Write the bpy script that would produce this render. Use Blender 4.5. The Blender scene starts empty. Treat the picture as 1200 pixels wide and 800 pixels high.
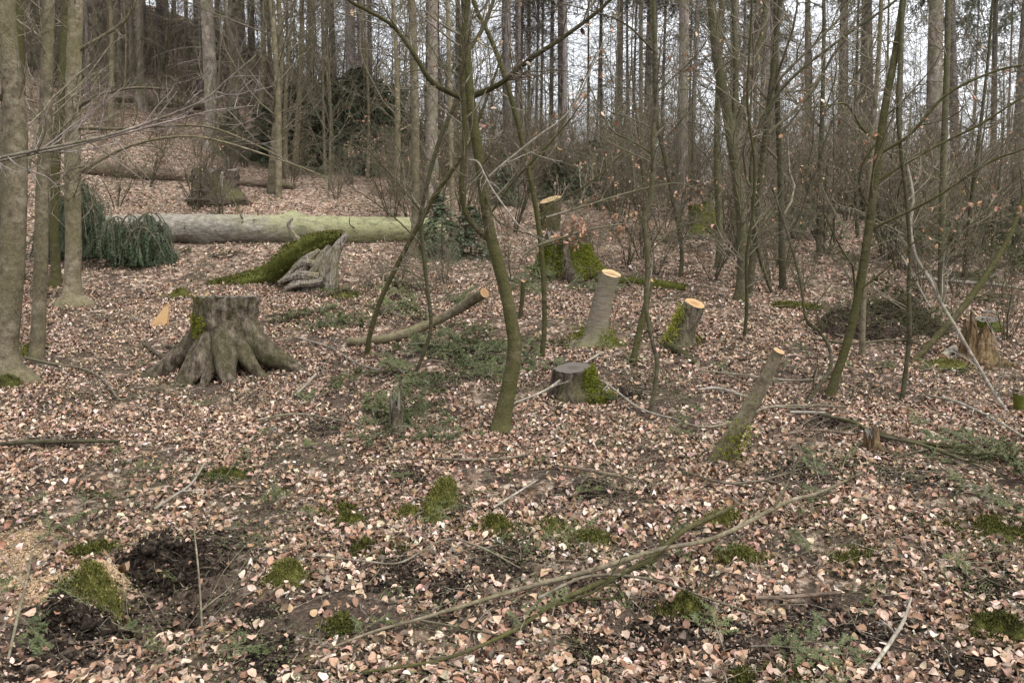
import bpy, math
import numpy as np
rng = np.random.default_rng(11)
R = math.radians
scene = bpy.context.scene
col = scene.collection

# ------------------------------------------------------------------ camera
CAM_Z, PITCH, LENS = 1.75, 3.0, 28.0
cam_d = bpy.data.cameras.new('camera'); cam = bpy.data.objects.new('camera', cam_d); col.objects.link(cam)
cam.location = (0, 0, CAM_Z); cam.rotation_euler = (R(90 - PITCH), 0, 0)
cam_d.lens = LENS; cam_d.sensor_width = 36; cam_d.clip_start = 0.05; cam_d.clip_end = 2000
scene.camera = cam

# ------------------------------------------------------------------ overcast sky, weak broad sun, exposure
SUN_EL, SUN_ROT = 62, 130
world = bpy.data.worlds.new('World'); scene.world = world; world.use_nodes = True
wn, wl = world.node_tree.nodes, world.node_tree.links
wn.clear()
sky = wn.new('ShaderNodeTexSky'); sky.sky_type = 'NISHITA'; sky.sun_disc = False
sky.sun_elevation = R(SUN_EL); sky.sun_rotation = R(SUN_ROT); sky.air_density = 1.0; sky.dust_density = 1.0; sky.ozone_density = 1.0
hs = wn.new('ShaderNodeHueSaturation'); hs.inputs['Saturation'].default_value = 0.14
bg = wn.new('ShaderNodeBackground'); bg.inputs['Strength'].default_value = 0.15
wo = wn.new('ShaderNodeOutputWorld')
wl.new(sky.outputs[0], hs.inputs['Color']); wl.new(hs.outputs[0], bg.inputs['Color']); wl.new(bg.outputs[0], wo.inputs['Surface'])
sun_d = bpy.data.lights.new('sun', 'SUN'); sun_d.energy = 1.35; sun_d.angle = R(24); sun_d.color = (1, 0.98, 0.95)
sun = bpy.data.objects.new('sun', sun_d); col.objects.link(sun)
sun.rotation_euler = (R(90 - SUN_EL), 0, R(180 - SUN_ROT))
scene.view_settings.view_transform = 'Standard'; scene.view_settings.look = 'None'
scene.view_settings.gamma = 1.0; scene.view_settings.exposure = 1.55
scene.view_settings.use_curve_mapping = False
scene.cycles.max_bounces = 5; scene.cycles.diffuse_bounces = 3; scene.cycles.use_denoising = True

# ------------------------------------------------------------------ numeric helpers
F = 1200 * LENS / 36.0
cp, sp = math.cos(R(PITCH)), math.sin(R(PITCH))
def ray(px, py):
    a, b = (px - 600) / F, (400 - py) / F
    return np.array([a, cp + b * sp, -sp + b * cp])
def at(px, py, d):                       # a point of the place, d metres in front of the standpoint
    r = ray(px, py); return np.array([0, 0, CAM_Z]) + r * (d / r[1])
def width(w, d): return w / F * d        # metres across at that distance

def _h(ix, iy, iz):
    n = (ix * 374761393 + iy * 668265263 + iz * 1274126177) & 0x7fffffff
    n = ((n ^ (n >> 13)) * 1274126177) & 0x7fffffff
    return ((n ^ (n >> 16)) & 0xffff) / 65535.0
def noise(x, y, z=0.0):                  # value noise in 0..1
    x, y, z = np.broadcast_arrays(np.asarray(x, float), np.asarray(y, float), np.asarray(z, float))
    ix, iy, iz = np.floor(x).astype(np.int64), np.floor(y).astype(np.int64), np.floor(z).astype(np.int64)
    fx, fy, fz = x - ix, y - iy, z - iz
    fx, fy, fz = fx*fx*(3-2*fx), fy*fy*(3-2*fy), fz*fz*(3-2*fz)
    def L(a, b, t): return a + (b - a) * t
    v = [[L(_h(ix, iy+j, iz+k), _h(ix+1, iy+j, iz+k), fx) for j in (0, 1)] for k in (0, 1)]
    return L(L(v[0][0], v[0][1], fy), L(v[1][0], v[1][1], fy), fz)
def fbm(x, y, z=0.0, o=3):
    s, a, t = 0, 1.0, 0
    for i in range(o):
        f = 2.03 ** i
        s = s + a * noise(np.asarray(x)*f + 17*i, np.asarray(y)*f - 9*i, np.asarray(z)*f + 5*i); t += a; a *= 0.5
    return s / t

# terrain: a thin-plate surface through surveyed points (column, row, distance)
SURVEY = [(150, 800, 3.6), (150, 600, 5.5), (150, 445, 9.2), (150, 355, 13), (150, 284, 17), (150, 215, 23), (150, 160, 29), (150, 106, 37), (150, 74, 46),
          (380, 700, 4.4), (380, 340, 13.5), (380, 284, 17), (380, 225, 23), (380, 190, 28), (380, 145, 37), (380, 120, 46),
          (600, 800, 3.6), (600, 700, 4.4), (600, 600, 5.4), (600, 505, 7.2), (600, 440, 9), (600, 400, 10.4), (600, 340, 13.6), (600, 300, 17), (600, 258, 22), (600, 215, 30), (600, 190, 40),
          (820, 600, 5.3), (820, 400, 10.3), (820, 330, 14), (820, 260, 22),
          (1050, 800, 3.6), (1050, 600, 5.3), (1050, 470, 8.2), (1050, 400, 10.6), (1050, 350, 13.6), (1050, 300, 18), (1050, 262, 24), (1050, 238, 32), (1050, 220, 44)]
CP = np.array([at(*s) for s in SURVEY])
EXTRA = [(-8, 0, .1), (0, 0, 0), (8, 0, 0), (-8, -8, -.4), (8, -8, -.4), (-20, 3, 1.6), (20, 3, .2), (-45, 45, 21), (45, 45, 8.2), (-45, 20, 10), (45, 20, 2.6),
         (-30, 66, 26), (0, 66, 12), (40, 66, 8.8), (-60, 100, 27), (0, 100, 13), (60, 100, 8.5), (-90, -30, 2), (90, -30, -3)]
CP = np.vstack([CP, np.array(EXTRA, float)])
def _phi(r2): return 0.5 * r2 * np.log(r2 + 1e-9)
_n = len(CP); _S = 10.0; _c = CP[:, :2] / _S
_A = np.zeros((_n+3, _n+3)); _d2 = ((_c[:, None] - _c[None]) ** 2).sum(-1)
_A[:_n, :_n] = _phi(_d2) + np.eye(_n) * 0.004
_A[:_n, _n] = 1; _A[:_n, _n+1:] = _c; _A[_n, :_n] = 1; _A[_n+1:, :_n] = _c.T
_w = np.linalg.solve(_A, np.concatenate([CP[:, 2], np.zeros(3)]))
def Hs(x, y):
    x, y = np.asarray(x, float), np.asarray(y, float); sh = x.shape; x, y = x.ravel(), y.ravel()
    x, y = np.clip(x, -95, 95), np.clip(y, -35, 105)
    out = np.empty_like(x)
    for i in range(0, len(x), 40000):
        q = np.stack([x[i:i+40000], y[i:i+40000]], 1) / _S
        out[i:i+40000] = _phi(((q[:, None] - _c[None]) ** 2).sum(-1)) @ _w[:_n] + _w[_n] + q @ _w[_n+1:]
    return out.reshape(sh)
BUMPS = []                                # (x, y, radius, height): hollows and small mounds
def H(x, y):
    x, y = np.asarray(x, float), np.asarray(y, float)
    z = Hs(x, y)
    near = np.clip((34 - y) / 20, 0, 1)
    z = z + near * (0.13 * (fbm(x*0.9, y*0.9) - .5) + 0.06 * (noise(x*3.1, y*3.1) - .5) + 0.025 * (noise(x*8, y*8) - .5))
    z = z + np.clip((y - 18) / 20, 0, 1) * 0.9 * (fbm(x*.13+4, y*.13) - .5)
    for bx, by, br, bh in BUMPS: z = z + bh * np.exp(-((x-bx)**2 + (y-by)**2) / (br*br))
    return z
_ds = np.concatenate([np.arange(2.5, 12, .01), np.arange(12, 30, .03), np.arange(30, 90, .1)])
def gp(px, py):                           # where the line of sight meets the ground
    r = ray(px, py); t = _ds / r[1]
    P = np.array([0, 0, CAM_Z]) + r[None] * t[:, None]
    k = np.nonzero(P[:, 2] < H(P[:, 0], P[:, 1]))[0]
    i = k[0] if len(k) else len(_ds) - 1
    p = P[i].copy(); p[2] = float(H(p[0], p[1])); return p
def ground(x, y): return np.array([x, y, float(H(x, y))])
for px, py, br, bh in [(215, 700, .33, -.20), (160, 735, .22, -.12), (112, 690, .16, .14), (190, 640, .25, .05), (60, 770, .25, -.07),
                       (760, 760, .4, -.05), (1000, 720, .35, -.06), (520, 590, .15, .05), (430, 630, .22, .05), (40, 660, .35, .05), (700, 570, .2, .05), (90, 560, .4, .06)]:
    q = gp(px, py); BUMPS.append((q[0], q[1], br, bh))

# ------------------------------------------------------------------ mesh helpers
def mk_mesh(name, V, Fs, smooth=True, colors=None):
    V = np.asarray(V, np.float32); me = bpy.data.meshes.new(name)
    Fs = [np.asarray(f, np.int32) for f in (Fs if isinstance(Fs, list) else [Fs]) if len(f)]
    idx = np.concatenate([f.ravel() for f in Fs]); cnt = np.concatenate([np.full(len(f), f.shape[1], np.int32) for f in Fs])
    me.vertices.add(len(V)); me.vertices.foreach_set('co', V.ravel())
    me.loops.add(len(idx)); me.loops.foreach_set('vertex_index', idx)
    me.polygons.add(len(cnt)); st = np.concatenate([[0], np.cumsum(cnt)[:-1]]).astype(np.int32)
    me.polygons.foreach_set('loop_start', st); me.polygons.foreach_set('loop_total', cnt)
    me.polygons.foreach_set('use_smooth', np.full(len(cnt), smooth))
    me.update(calc_edges=True); me.validate()
    if colors is not None:
        ca = me.color_attributes.new('Col', 'FLOAT_COLOR', 'POINT')
        c = np.ones((len(V), 4), np.float32); c[:, :colors.shape[1]] = colors; ca.data.foreach_set('color', c.ravel())
    return me
def put(name, me, mat, parent=None, label=None, cat=None, group=None, kind=None, loc=None):
    o = bpy.data.objects.new(name, me); col.objects.link(o)
    if me is not None and mat is not None and not me.materials: me.materials.append(mat)
    if parent is not None: o.parent = parent
    if loc is not None: o.location = loc
    for k, v in (('label', label), ('category', cat), ('group', group), ('kind', kind)):
        if v: o[k] = v
    return o
def empty(name, loc, label, cat, group=None):
    o = put(name, None, None, None, label, cat, group, None, loc); o.empty_display_size = .2; return o
def clone(root, loc, rz, sc, label=None, group=None, tilt=(0, 0)):
    r = root.copy(); col.objects.link(r)
    r.location = loc; r.rotation_euler = (tilt[0], tilt[1], rz); r.scale = (sc, sc, sc) if np.isscalar(sc) else sc
    if label: r['label'] = label
    if group: r['group'] = group
    for ch in root.children:
        c = ch.copy(); col.objects.link(c); c.parent = r
        for g in ch.children:
            d = g.copy(); col.objects.link(d); d.parent = c
    return r

def nrm(v): return v / (np.linalg.norm(v, axis=-1, keepdims=True) + 1e-12)
def tubes(P, Rd, sides=3):                # (N,K,3),(N,K) -> verts, quads
    P = np.asarray(P, float); Rd = np.asarray(Rd, float); N, K, _ = P.shape
    T = nrm(np.gradient(P, axis=1))
    D = nrm(P[:, -1] - P[:, 0])
    ref = np.where(np.abs(D[:, 2:3]) > .8, np.array([[1., 0, 0]]), np.array([[0, 0, 1.]]))
    U = nrm(np.cross(T, ref[:, None])); W = np.cross(T, U)
    a = np.arange(sides) * 2 * np.pi / sides
    V = P[:, :, None] + Rd[:, :, None, None] * (np.cos(a)[None, None, :, None] * U[:, :, None] + np.sin(a)[None, None, :, None] * W[:, :, None])
    b = np.arange(N*K*sides).reshape(N, K, sides)
    q = np.stack([b[:, :-1], np.roll(b, -1, 2)[:, :-1], np.roll(b, -1, 2)[:, 1:], b[:, 1:]], -1)
    return V.reshape(-1, 3), q.reshape(-1, 4)
def merge(parts):
    Vs, Fs, off = [], [], 0
    for V, f in parts:
        if len(V) == 0: continue
        Vs.append(V); Fs.append(np.asarray(f) + off); off += len(V)
    by = {}
    for f in Fs: by.setdefault(f.shape[1], []).append(f)
    return np.concatenate(Vs), [np.concatenate(v) for v in by.values()]
def sample(P, t):                         # P (N,K,3), t (N,M) in 0..1
    N, K = P.shape[:2]; s = t * (K-1); i = np.clip(s.astype(int), 0, K-2); f = (s - i)
    n = np.arange(N)[:, None]
    if P.ndim == 3: f = f[..., None]
    return P[n, i] * (1-f) + P[n, i+1] * f
def grow(P, Rd, n, ang=(40, 70), ratio=.45, rr=.55, K=5, start=.25, end=.98, up=.15, wig=.18, rmin=.0022, flat=1.0, taper=.6, minlen=.05, rmax=1):
    N, k0, _ = P.shape
    t = rng.uniform(start, end, (N, n))
    p = sample(P, t); tg = nrm(sample(np.gradient(P, axis=1), t)); r = sample(Rd, t)
    L = np.linalg.norm(np.diff(P, axis=1), axis=-1).sum(1)[:, None]
    a = np.radians(rng.uniform(ang[0], ang[1], (N, n)))[..., None]
    pv = rng.normal(size=(N, n, 3)); pv[..., 2] *= flat
    pv = nrm(pv - (pv*tg).sum(-1, keepdims=True) * tg)
    d = nrm(tg*np.cos(a) + pv*np.sin(a))
    ln = np.maximum(L*ratio*(1 - taper*t)*rng.uniform(.55, 1.35, (N, n)), minlen)
    d = d.reshape(-1, 3); ln = ln.reshape(-1); M = len(d)
    Q = np.zeros((M, K, 3)); Q[:, 0] = p.reshape(-1, 3); cur = d.copy()
    for k in range(1, K):
        cur = nrm(cur + rng.normal(size=(M, 3))*wig + np.array([0, 0, up]))
        Q[:, k] = Q[:, k-1] + cur*(ln/(K-1))[:, None]
    r0 = np.minimum(np.maximum(r.reshape(-1)*rr, rmin), rmax)
    return Q, r0[:, None] * np.linspace(1, .35, K)[None] + .0004

def spline(pts, n):                       # Catmull-Rom through the given rows (any number of columns)
    pts = np.asarray(pts, float); k = len(pts)
    if k == 2: return pts[0] + (pts[1]-pts[0]) * np.linspace(0, 1, n)[:, None]
    e = np.vstack([2*pts[0]-pts[1], pts, 2*pts[-1]-pts[-2]])
    s = np.linspace(0, k-1-1e-9, n); i = s.astype(int); f = (s-i)[:, None]
    a, b, c, d = e[i], e[i+1], e[i+2], e[i+3]
    return .5*((2*b) + (c-a)*f + (2*a-5*b+4*c-d)*f**2 + (3*b-a-3*c+d)*f**3)
def stem(P, r, sides=12, rough=.06, roots=(), rooth=.25, knots=0, cap=False, seed=0, groove=0, base_z=None, rp=3, fine=0):
    """one stem with rough, fluted outline; roots: (angle, strength) flare lobes near its lower end"""
    P = np.asarray(P, float); r = np.asarray(r, float); n = len(P)
    T = nrm(np.gradient(P, axis=0)); D = nrm(P[-1]-P[0])
    ref = np.array([0, 1., 0]) if abs(D[2]) > .6 else np.array([0, 0, 1.])
    U = nrm(np.cross(ref[None], T)); W = np.cross(T, U)
    a = np.arange(sides)*2*np.pi/sides
    s = np.concatenate([[0], np.cumsum(np.linalg.norm(np.diff(P, axis=0), axis=1))])
    m = 1 + rough*2*(fbm(np.cos(a)[None]*1.5+seed*3.1, np.sin(a)[None]*1.5+seed, s[:, None]*2.2/max(.4, 1)) - .5)
    if groove: m = m + groove*(noise(np.cos(a)[None]*5+seed, np.sin(a)[None]*5, s[:, None]*.8) - .5)
    if fine: m = m + fine*(fbm(np.cos(a)[None]*9+seed, np.sin(a)[None]*9, s[:, None]*14)-.5)*2
    h = s if base_z is None else np.maximum(P[:, 2]-base_z, 0)
    if rp > 10: m = m - (.32 if sides > 100 else .30)*np.exp(-h[:, None]/rooth)
    for ph, am in roots:
        m = m + am*np.exp(-h[:, None]/rooth)*np.maximum(0, np.cos(a[None]-ph))**(rp)
    for _ in range(knots):
        kp, ka, kw = rng.uniform(.1, .9)*s[-1], rng.uniform(0, 6.28), r.mean()*rng.uniform(.5, .9)
        m = m + .22*np.exp(-((s[:, None]-kp)/kw)**2)*np.exp(-((np.angle(np.exp(1j*(a-ka))))/.6)**2)[None]
    V = P[:, None] + (r[:, None]*m)[..., None]*(np.cos(a)[None, :, None]*U[:, None] + np.sin(a)[None, :, None]*W[:, None])
    b = np.arange(n*sides).reshape(n, sides)
    q = np.stack([b[:-1], np.roll(b, -1, 1)[:-1], np.roll(b, -1, 1)[1:], b[1:]], -1).reshape(-1, 4)
    V = V.reshape(-1, 3)
    return V, q, V[-sides:], V[:sides]
def disc(ring, push=.003, rings=5, rough=.004, seed=0):     # a sawn end: slightly uneven disc filling a ring of points
    c = ring.mean(0); n = len(ring); nn = nrm(np.cross(ring[1]-ring[0], ring[n//3]-ring[0]))
    V = [c[None]]; Fs3 = []; Fs4 = []
    for k in range(1, rings+1):
        f = k/rings; v = c + (ring-c)*f*.985
        V.append(v + nn*(push*1.0 + rough*(noise(v[:, 0]*60+seed, v[:, 1]*60, v[:, 2]*60)-.5))[:, None])
    V[0] = V[0] + nn*push
    b = 1 + np.arange(n*rings).reshape(rings, n)
    Fs3 = np.stack([np.zeros(n, int), b[0], np.roll(b[0], -1)], 1)
    Fs4 = np.stack([b[:-1], b[1:], np.roll(b, -1, 1)[1:], np.roll(b, -1, 1)[:-1]], -1).reshape(-1, 4)
    return np.concatenate(V), [Fs3, Fs4]

# leaves: N leaves with base position, basis, length
def leaves(pos, n, ln, wd, yaw, tiltdir, curl, fold, rich=True, colr=None, stand=None):
    """pos (N,3), n (N,3) surface normal; returns verts, faces, colours"""
    N = len(pos); n = nrm(n)
    x = nrm(np.cross(n, np.stack([np.sin(yaw), -np.cos(yaw), np.zeros(N)], 1))); y = np.cross(n, x)
    if rich is not True and rich == 2:
        g = np.array([(0, 0), (.45, .48), (.45, -.48), (.5, 0), (1, 0)]); tri = np.array([(0, 2, 3), (0, 3, 1), (3, 2, 4), (1, 3, 4)])
    elif rich:
        g = np.array([(0, 0), (.15, .30), (.15, -.30), (.15, 0), (.45, .49), (.45, -.49), (.45, 0), (.77, .36), (.77, -.36), (.77, 0), (1, 0)])
        tri = np.array([(0, 2, 3), (0, 3, 1), (3, 2, 5), (3, 5, 6), (1, 3, 6), (1, 6, 4), (6, 5, 8), (6, 8, 9), (4, 6, 9), (4, 9, 7), (9, 8, 10), (7, 9, 10)])
    else:
        g = np.array([(0, 0), (.45, .48), (.45, -.48), (1, 0)]); tri = np.array([(0, 2, 1), (1, 2, 3)])
    u, v = g[:, 0], g[:, 1]
    z = curl[:, None]*((u-.5)**2*2 - .25)[None] + fold[:, None]*np.abs(v)[None] + rng.normal(size=(N, len(g)))*.045
    z = z*ln[:, None]
    V = pos[:, None] + x[:, None]*(u-.5)[None, :, None]*ln[:, None, None] + y[:, None]*(v[None]*wd[:, None])[..., None] + n[:, None]*z[..., None]
    f = (tri[None] + (np.arange(N)*len(g))[:, None, None]).reshape(-1, 3)
    C = None if colr is None else np.repeat(colr, len(g), 0)
    return V.reshape(-1, 3), f, C
PAL = np.array([(.51, .388, .303), (.42, .298, .222), (.325, .21, .143), (.24, .142, .09), (.56, .485, .42), (.15, .093, .063), (.31, .237, .187), (.10, .072, .055)])
PALP = np.array([.13, .17, .18, .15, .035, .15, .09, .095])
def leafcol(N, p=PALP):
    c = PAL[rng.choice(len(PAL), N, p=p/p.sum())]
    return np.clip(c*rng.uniform(.7, 1.2, (N, 1))*rng.normal(1, .05, (N, 3)), .02, .85)

# ------------------------------------------------------------------ materials
def newmat(name, rough=.85, spec=.2):
    m = bpy.data.materials.new(name); m.use_nodes = True; nt = m.node_tree
    b = nt.nodes['Principled BSDF']; b.inputs['Roughness'].default_value = rough; b.inputs['Specular IOR Level'].default_value = spec
    return m, nt, b
def nd(nt, t, **kw):
    n = nt.nodes.new(t)
    for k, v in kw.items(): setattr(n, k, v)
    return n
def nz(nt, vec, scale, detail=4, rough=.6, st=None):
    t = nd(nt, 'ShaderNodeTexNoise'); t.inputs['Scale'].default_value = scale; t.inputs['Detail'].default_value = detail; t.inputs['Roughness'].default_value = rough
    if st is not None:
        mp = nd(nt, 'ShaderNodeMapping'); mp.inputs['Scale'].default_value = st; nt.links.new(vec, mp.inputs['Vector']); vec = mp.outputs[0]
    nt.links.new(vec, t.inputs['Vector']); return t.outputs['Fac']
def ramp(nt, fac, stops):
    r = nd(nt, 'ShaderNodeValToRGB'); e = r.color_ramp.elements
    while len(e) < len(stops): e.new(.5)
    for s, (p, c) in zip(e, stops): s.position = p; s.color = (*c, 1) if len(c) == 3 else c
    nt.links.new(fac, r.inputs[0]); return r.outputs[0]
def mix(nt, fac, a, b, bt='MIX'):
    m = nd(nt, 'ShaderNodeMix', data_type='RGBA', blend_type=bt)
    for s, v in ((m.inputs['Factor'], fac), (m.inputs[6], a), (m.inputs[7], b)):
        if isinstance(v, (int, float)): s.default_value = v
        elif isinstance(v, tuple): s.default_value = (*v, 1)
        else: nt.links.new(v, s)
    return m.outputs[2]
def mth(nt, op, a, b=0.0, clamp=False):
    m = nd(nt, 'ShaderNodeMath', operation=op, use_clamp=clamp)
    for s, v in ((m.inputs[0], a), (m.inputs[1], b)):
        if isinstance(v, (int, float)): s.default_value = v
        else: nt.links.new(v, s)
    return m.outputs[0]
def bump(nt, b, h, strength=.5, dist=.02):
    n = nd(nt, 'ShaderNodeBump'); n.inputs['Strength'].default_value = strength; n.inputs['Distance'].default_value = dist
    nt.links.new(h, n.inputs['Height']); nt.links.new(n.outputs[0], b.inputs['Normal'])
def sstep(nt, v, lo, hi):
    m = nd(nt, 'ShaderNodeMapRange', interpolation_type='SMOOTHSTEP'); nt.links.new(v, m.inputs[0]); m.inputs[1].default_value = lo; m.inputs[2].default_value = hi
    return m.outputs[0]
MOSS = ((.045, .052, .012), (.125, .132, .022))
def bark(name, c1, c2, c3, streak=(1, 1, 4), scale=9, green=(.12, .13, .05), greenamt=.45, moss=0.0, mossh=.5, bmp=.5, bd=.015, vary=.25):
    m, nt, b = newmat(name, .9, .15)
    tc = nd(nt, 'ShaderNodeTexCoord'); oc = tc.outputs['Object']
    a = nz(nt, oc, scale, 6, .65, streak); big = nz(nt, oc, 2.2, 3, .6); fine = nz(nt, oc, scale*5, 4, .7, streak)
    c = ramp(nt, a, [(.36, c1), (.5, c2), (.65, c3)])
    c = mix(nt, mth(nt, 'MULTIPLY', sstep(nt, big, .5-greenamt*.45, .72-greenamt*.3), min(1, .35+greenamt)), c, mix(nt, fine, tuple(x*.75 for x in green), tuple(x*1.3 for x in green)))
    c = mix(nt, .45, c, ramp(nt, fine, [(.36, (.3, .3, .3)), (.62, (1.3, 1.3, 1.3))]), 'MULTIPLY')
    if moss > 0:
        sx = nd(nt, 'ShaderNodeSeparateXYZ'); nt.links.new(oc, sx.inputs[0])
        z = mth(nt, 'SUBTRACT', 1.0, mth(nt, 'DIVIDE', sx.outputs[2], mossh))
        f = mth(nt, 'MULTIPLY', mth(nt, 'ADD', z, mth(nt, 'MULTIPLY', mth(nt, 'SUBTRACT', nz(nt, oc, 5, 4), .5), 3.0)), moss)
        c = mix(nt, sstep(nt, f, .15, .5), c, mix(nt, fine, *MOSS))
    if vary:
        oi = nd(nt, 'ShaderNodeObjectInfo')
        hsv = nd(nt, 'ShaderNodeHueSaturation'); nt.links.new(c, hsv.inputs['Color'])
        nt.links.new(mth(nt, 'ADD', mth(nt, 'MULTIPLY', oi.outputs['Random'], vary*2), 1-vary), hsv.inputs['Value']); c = hsv.outputs[0]
    nt.links.new(c, b.inputs['Base Color'])
    bump(nt, b, mth(nt, 'ADD', a, mth(nt, 'MULTIPLY', fine, .6)), bmp, bd); return m
M = {}
M['beech'] = bark('beech_bark', (.07, .056, .037), (.13, .107, .071), (.215, .18, .128), (1, 1, 1), 9, (.095, .083, .04), .3, .10, .25, .8, .014)
M['beech_green'] = bark('green_beech_bark', (.024, .020, .012), (.058, .048, .026), (.11, .093, .055), (1, 1, 1.6), 11, (.052, .049, .016), .5, .15, .35, 1, .016)
M['beech_dark'] = bark('dark_beech_bark', (.032, .026, .018), (.068, .056, .038), (.125, .105, .075), (1, 1, 2), 11, (.06, .058, .024), .4, .1, .3, .9, .012)
M['twig'] = bark('twig_bark', (.085, .066, .046), (.14, .115, .082), (.23, .20, .16), (1, 1, 1), 14, (.11, .105, .055), .25, 0, 1, .1, .003, .3)
M['palewood'] = bark('weathered_twig', (.13, .11, .088), (.22, .19, .155), (.34, .305, .265), (1, 1, 1), 14, (.20, .19, .12), .2, 0, 1, .15, .003, .15)
M['fartwig'] = bark('grey_lilac_twig', (.10, .08, .072), (.155, .125, .115), (.23, .195, .185), (1, 1, 1), 10, (.13, .115, .08), .15, 0, 1, .1, .003, .3)
M['spruce'] = bark('spruce_bark', (.10, .08, .066), (.185, .148, .125), (.30, .25, .215), (1, 1, .45), 7, (.11, .115, .06), .25, .05, .5, 1, .03)
M['sprucelilac'] = bark('pale_spruce_bark', (.12, .095, .088), (.20, .165, .155), (.30, .255, .245), (1, 1, .45), 7, (.13, .13, .08), .15, .05, .5, 1, .03)
M['stump'] = bark('stump_bark', (.045, .033, .023), (.13, .102, .072), (.27, .22, .165), (1, 1, .5), 16, (.09, .085, .035), .25, .10, .4, 1, .08, 0)
M['stump_moss'] = bark('mossy_stump_bark', (.06, .045, .03), (.115, .09, .06), (.2, .16, .12), (1, 1, .6), 10, (.10, .105, .02), .9, 1.1, .6, 1, .02, 0)
M['stump_dark'] = bark('dark_stump_bark', (.022, .016, .012), (.055, .04, .03), (.115, .087, .066), (2, 2, .6), 11, (.09, .09, .03), .15, .1, .3, 1, .02, 0)
M['graybeech'] = bark('ringed_grey_bark', (.12, .096, .07), (.165, .135, .102), (.225, .19, .15), (.7, .7, 6), 9, (.15, .15, .07), .25, .25, .18, .7, .01, 0)
M['rotwood'] = bark('weathered_root_wood', (.045, .037, .03), (.17, .142, .115), (.33, .29, .245), (3, 3, 1), 12, (.15, .13, .06), .2, 0, 1, 1, .02, 0)
M['orangewood'] = bark('rotten_orange_wood', (.05, .03, .015), (.14, .088, .045), (.27, .19, .11), (3, 3, .6), 10, (.10, .09, .03), .1, .04, .3, 1, .03, 0)
M['logbrown'] = bark('brown_log_bark', (.07, .048, .035), (.135, .095, .07), (.21, .16, .125), (.6, 2, 2), 9, (.11, .10, .05), .2, 0, 1, 1, .02, .15)
M['mosslog'] = bark('mossy_log_bark', (.04, .032, .016), (.075, .07, .02), (.12, .118, .028), (1, 1, 1), 12, (.085, .092, .018), .7, 0, 1, 1, .02, .15)

def cutmat(name, c1, c2, heart):
    m, nt, b = newmat(name, .8, .2); tc = nd(nt, 'ShaderNodeTexCoord'); oc = tc.outputs['Object']
    w = nd(nt, 'ShaderNodeTexWave', wave_type='RINGS', rings_direction='SPHERICAL'); w.inputs['Scale'].default_value = 26; w.inputs['Distortion'].default_value = 2.5; w.inputs['Detail'].default_value = 2
    nt.links.new(oc, w.inputs['Vector'])
    ln = nd(nt, 'ShaderNodeVectorMath', operation='LENGTH'); nt.links.new(oc, ln.inputs[0])
    n = nz(nt, oc, 14, 4)
    c = mix(nt, w.outputs['Fac'], c1, c2); c = mix(nt, mth(nt, 'MULTIPLY', sstep(nt, mth(nt, 'ADD', ln.outputs['Value'], mth(nt, 'MULTIPLY', n, .06)), .13, .05), .6), c, heart)
    c = mix(nt, .5, c, ramp(nt, nz(nt, oc, 45, 4, .7, (1, 4, 1)), [(.3, (.7, .66, .6)), (.7, (1.15, 1.15, 1.15))]), 'MULTIPLY')
    nt.links.new(c, b.inputs['Base Color']); bump(nt, b, n, .3, .004); return m
M['cut'] = cutmat('fresh_cut_wood', (.33, .225, .115), (.46, .34, .19), (.26, .16, .08))
M['cut_orange'] = cutmat('orange_cut_wood', (.31, .185, .085), (.45, .295, .15), (.19, .095, .045))
M['cut_grey'] = cutmat('grey_old_cut', (.085, .073, .064), (.14, .122, .105), (.06, .052, .04))
M['cut_pale'] = cutmat('pale_cut', (.36, .31, .23), (.46, .40, .31), (.30, .25, .18))

def leafmat():
    m, nt, b = newmat('dry_beech_leaf', .75, .22)
    a = nd(nt, 'ShaderNodeVertexColor', layer_name='Col'); g = nd(nt, 'ShaderNodeNewGeometry')
    v = ramp(nt, nz(nt, g.outputs['Position'], 90, 3, .6), [(.3, (.78, .74, .70)), (.7, (1.12, 1.12, 1.12))])
    nt.links.new(mix(nt, 1.0, a.outputs['Color'], v, 'MULTIPLY'), b.inputs['Base Color']); return m
M['leaf'] = leafmat()
def leafobjmat():
    m, nt, b = newmat('dry_beech_leaf_single', .75, .22)
    oi = nd(nt, 'ShaderNodeObjectInfo'); tc = nd(nt, 'ShaderNodeTexCoord')
    st = []; acc = 0
    for c, p in zip(PAL, PALP): st.append((acc, tuple(c))); acc += p/PALP.sum()
    r = nd(nt, 'ShaderNodeValToRGB'); r.color_ramp.interpolation = 'CONSTANT'; e = r.color_ramp.elements
    while len(e) < len(st): e.new(.5)
    for s, (p, c) in zip(e, st): s.position = min(p, .999); s.color = (*c, 1)
    nt.links.new(oi.outputs['Random'], r.inputs[0])
    v = ramp(nt, nz(nt, tc.outputs['Object'], 3, 4, .7), [(.25, (.70, .64, .58)), (.75, (1.15, 1.15, 1.15))])
    nt.links.new(mix(nt, 1.0, r.outputs[0], v, 'MULTIPLY'), b.inputs['Base Color']); return m
M['leafobj'] = leafobjmat()
def needle(name, a, c):
    m, nt, b = newmat(name, .6, .3); g = nd(nt, 'ShaderNodeNewGeometry'); oi = nd(nt, 'ShaderNodeObjectInfo')
    f = mth(nt, 'ADD', mth(nt, 'MULTIPLY', nz(nt, g.outputs['Position'], 9, 4, .7), .8), mth(nt, 'MULTIPLY', oi.outputs['Random'], .3))
    nt.links.new(ramp(nt, f, [(.3, a), (.85, c)]), b.inputs['Base Color']); return m
M['needle'] = needle('spruce_needles', (.020, .033, .017), (.068, .09, .04))
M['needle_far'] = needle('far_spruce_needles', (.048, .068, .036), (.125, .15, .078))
M['needle_fresh'] = needle('cut_spruce_needles', (.036, .050, .016), (.105, .120, .040))
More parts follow.
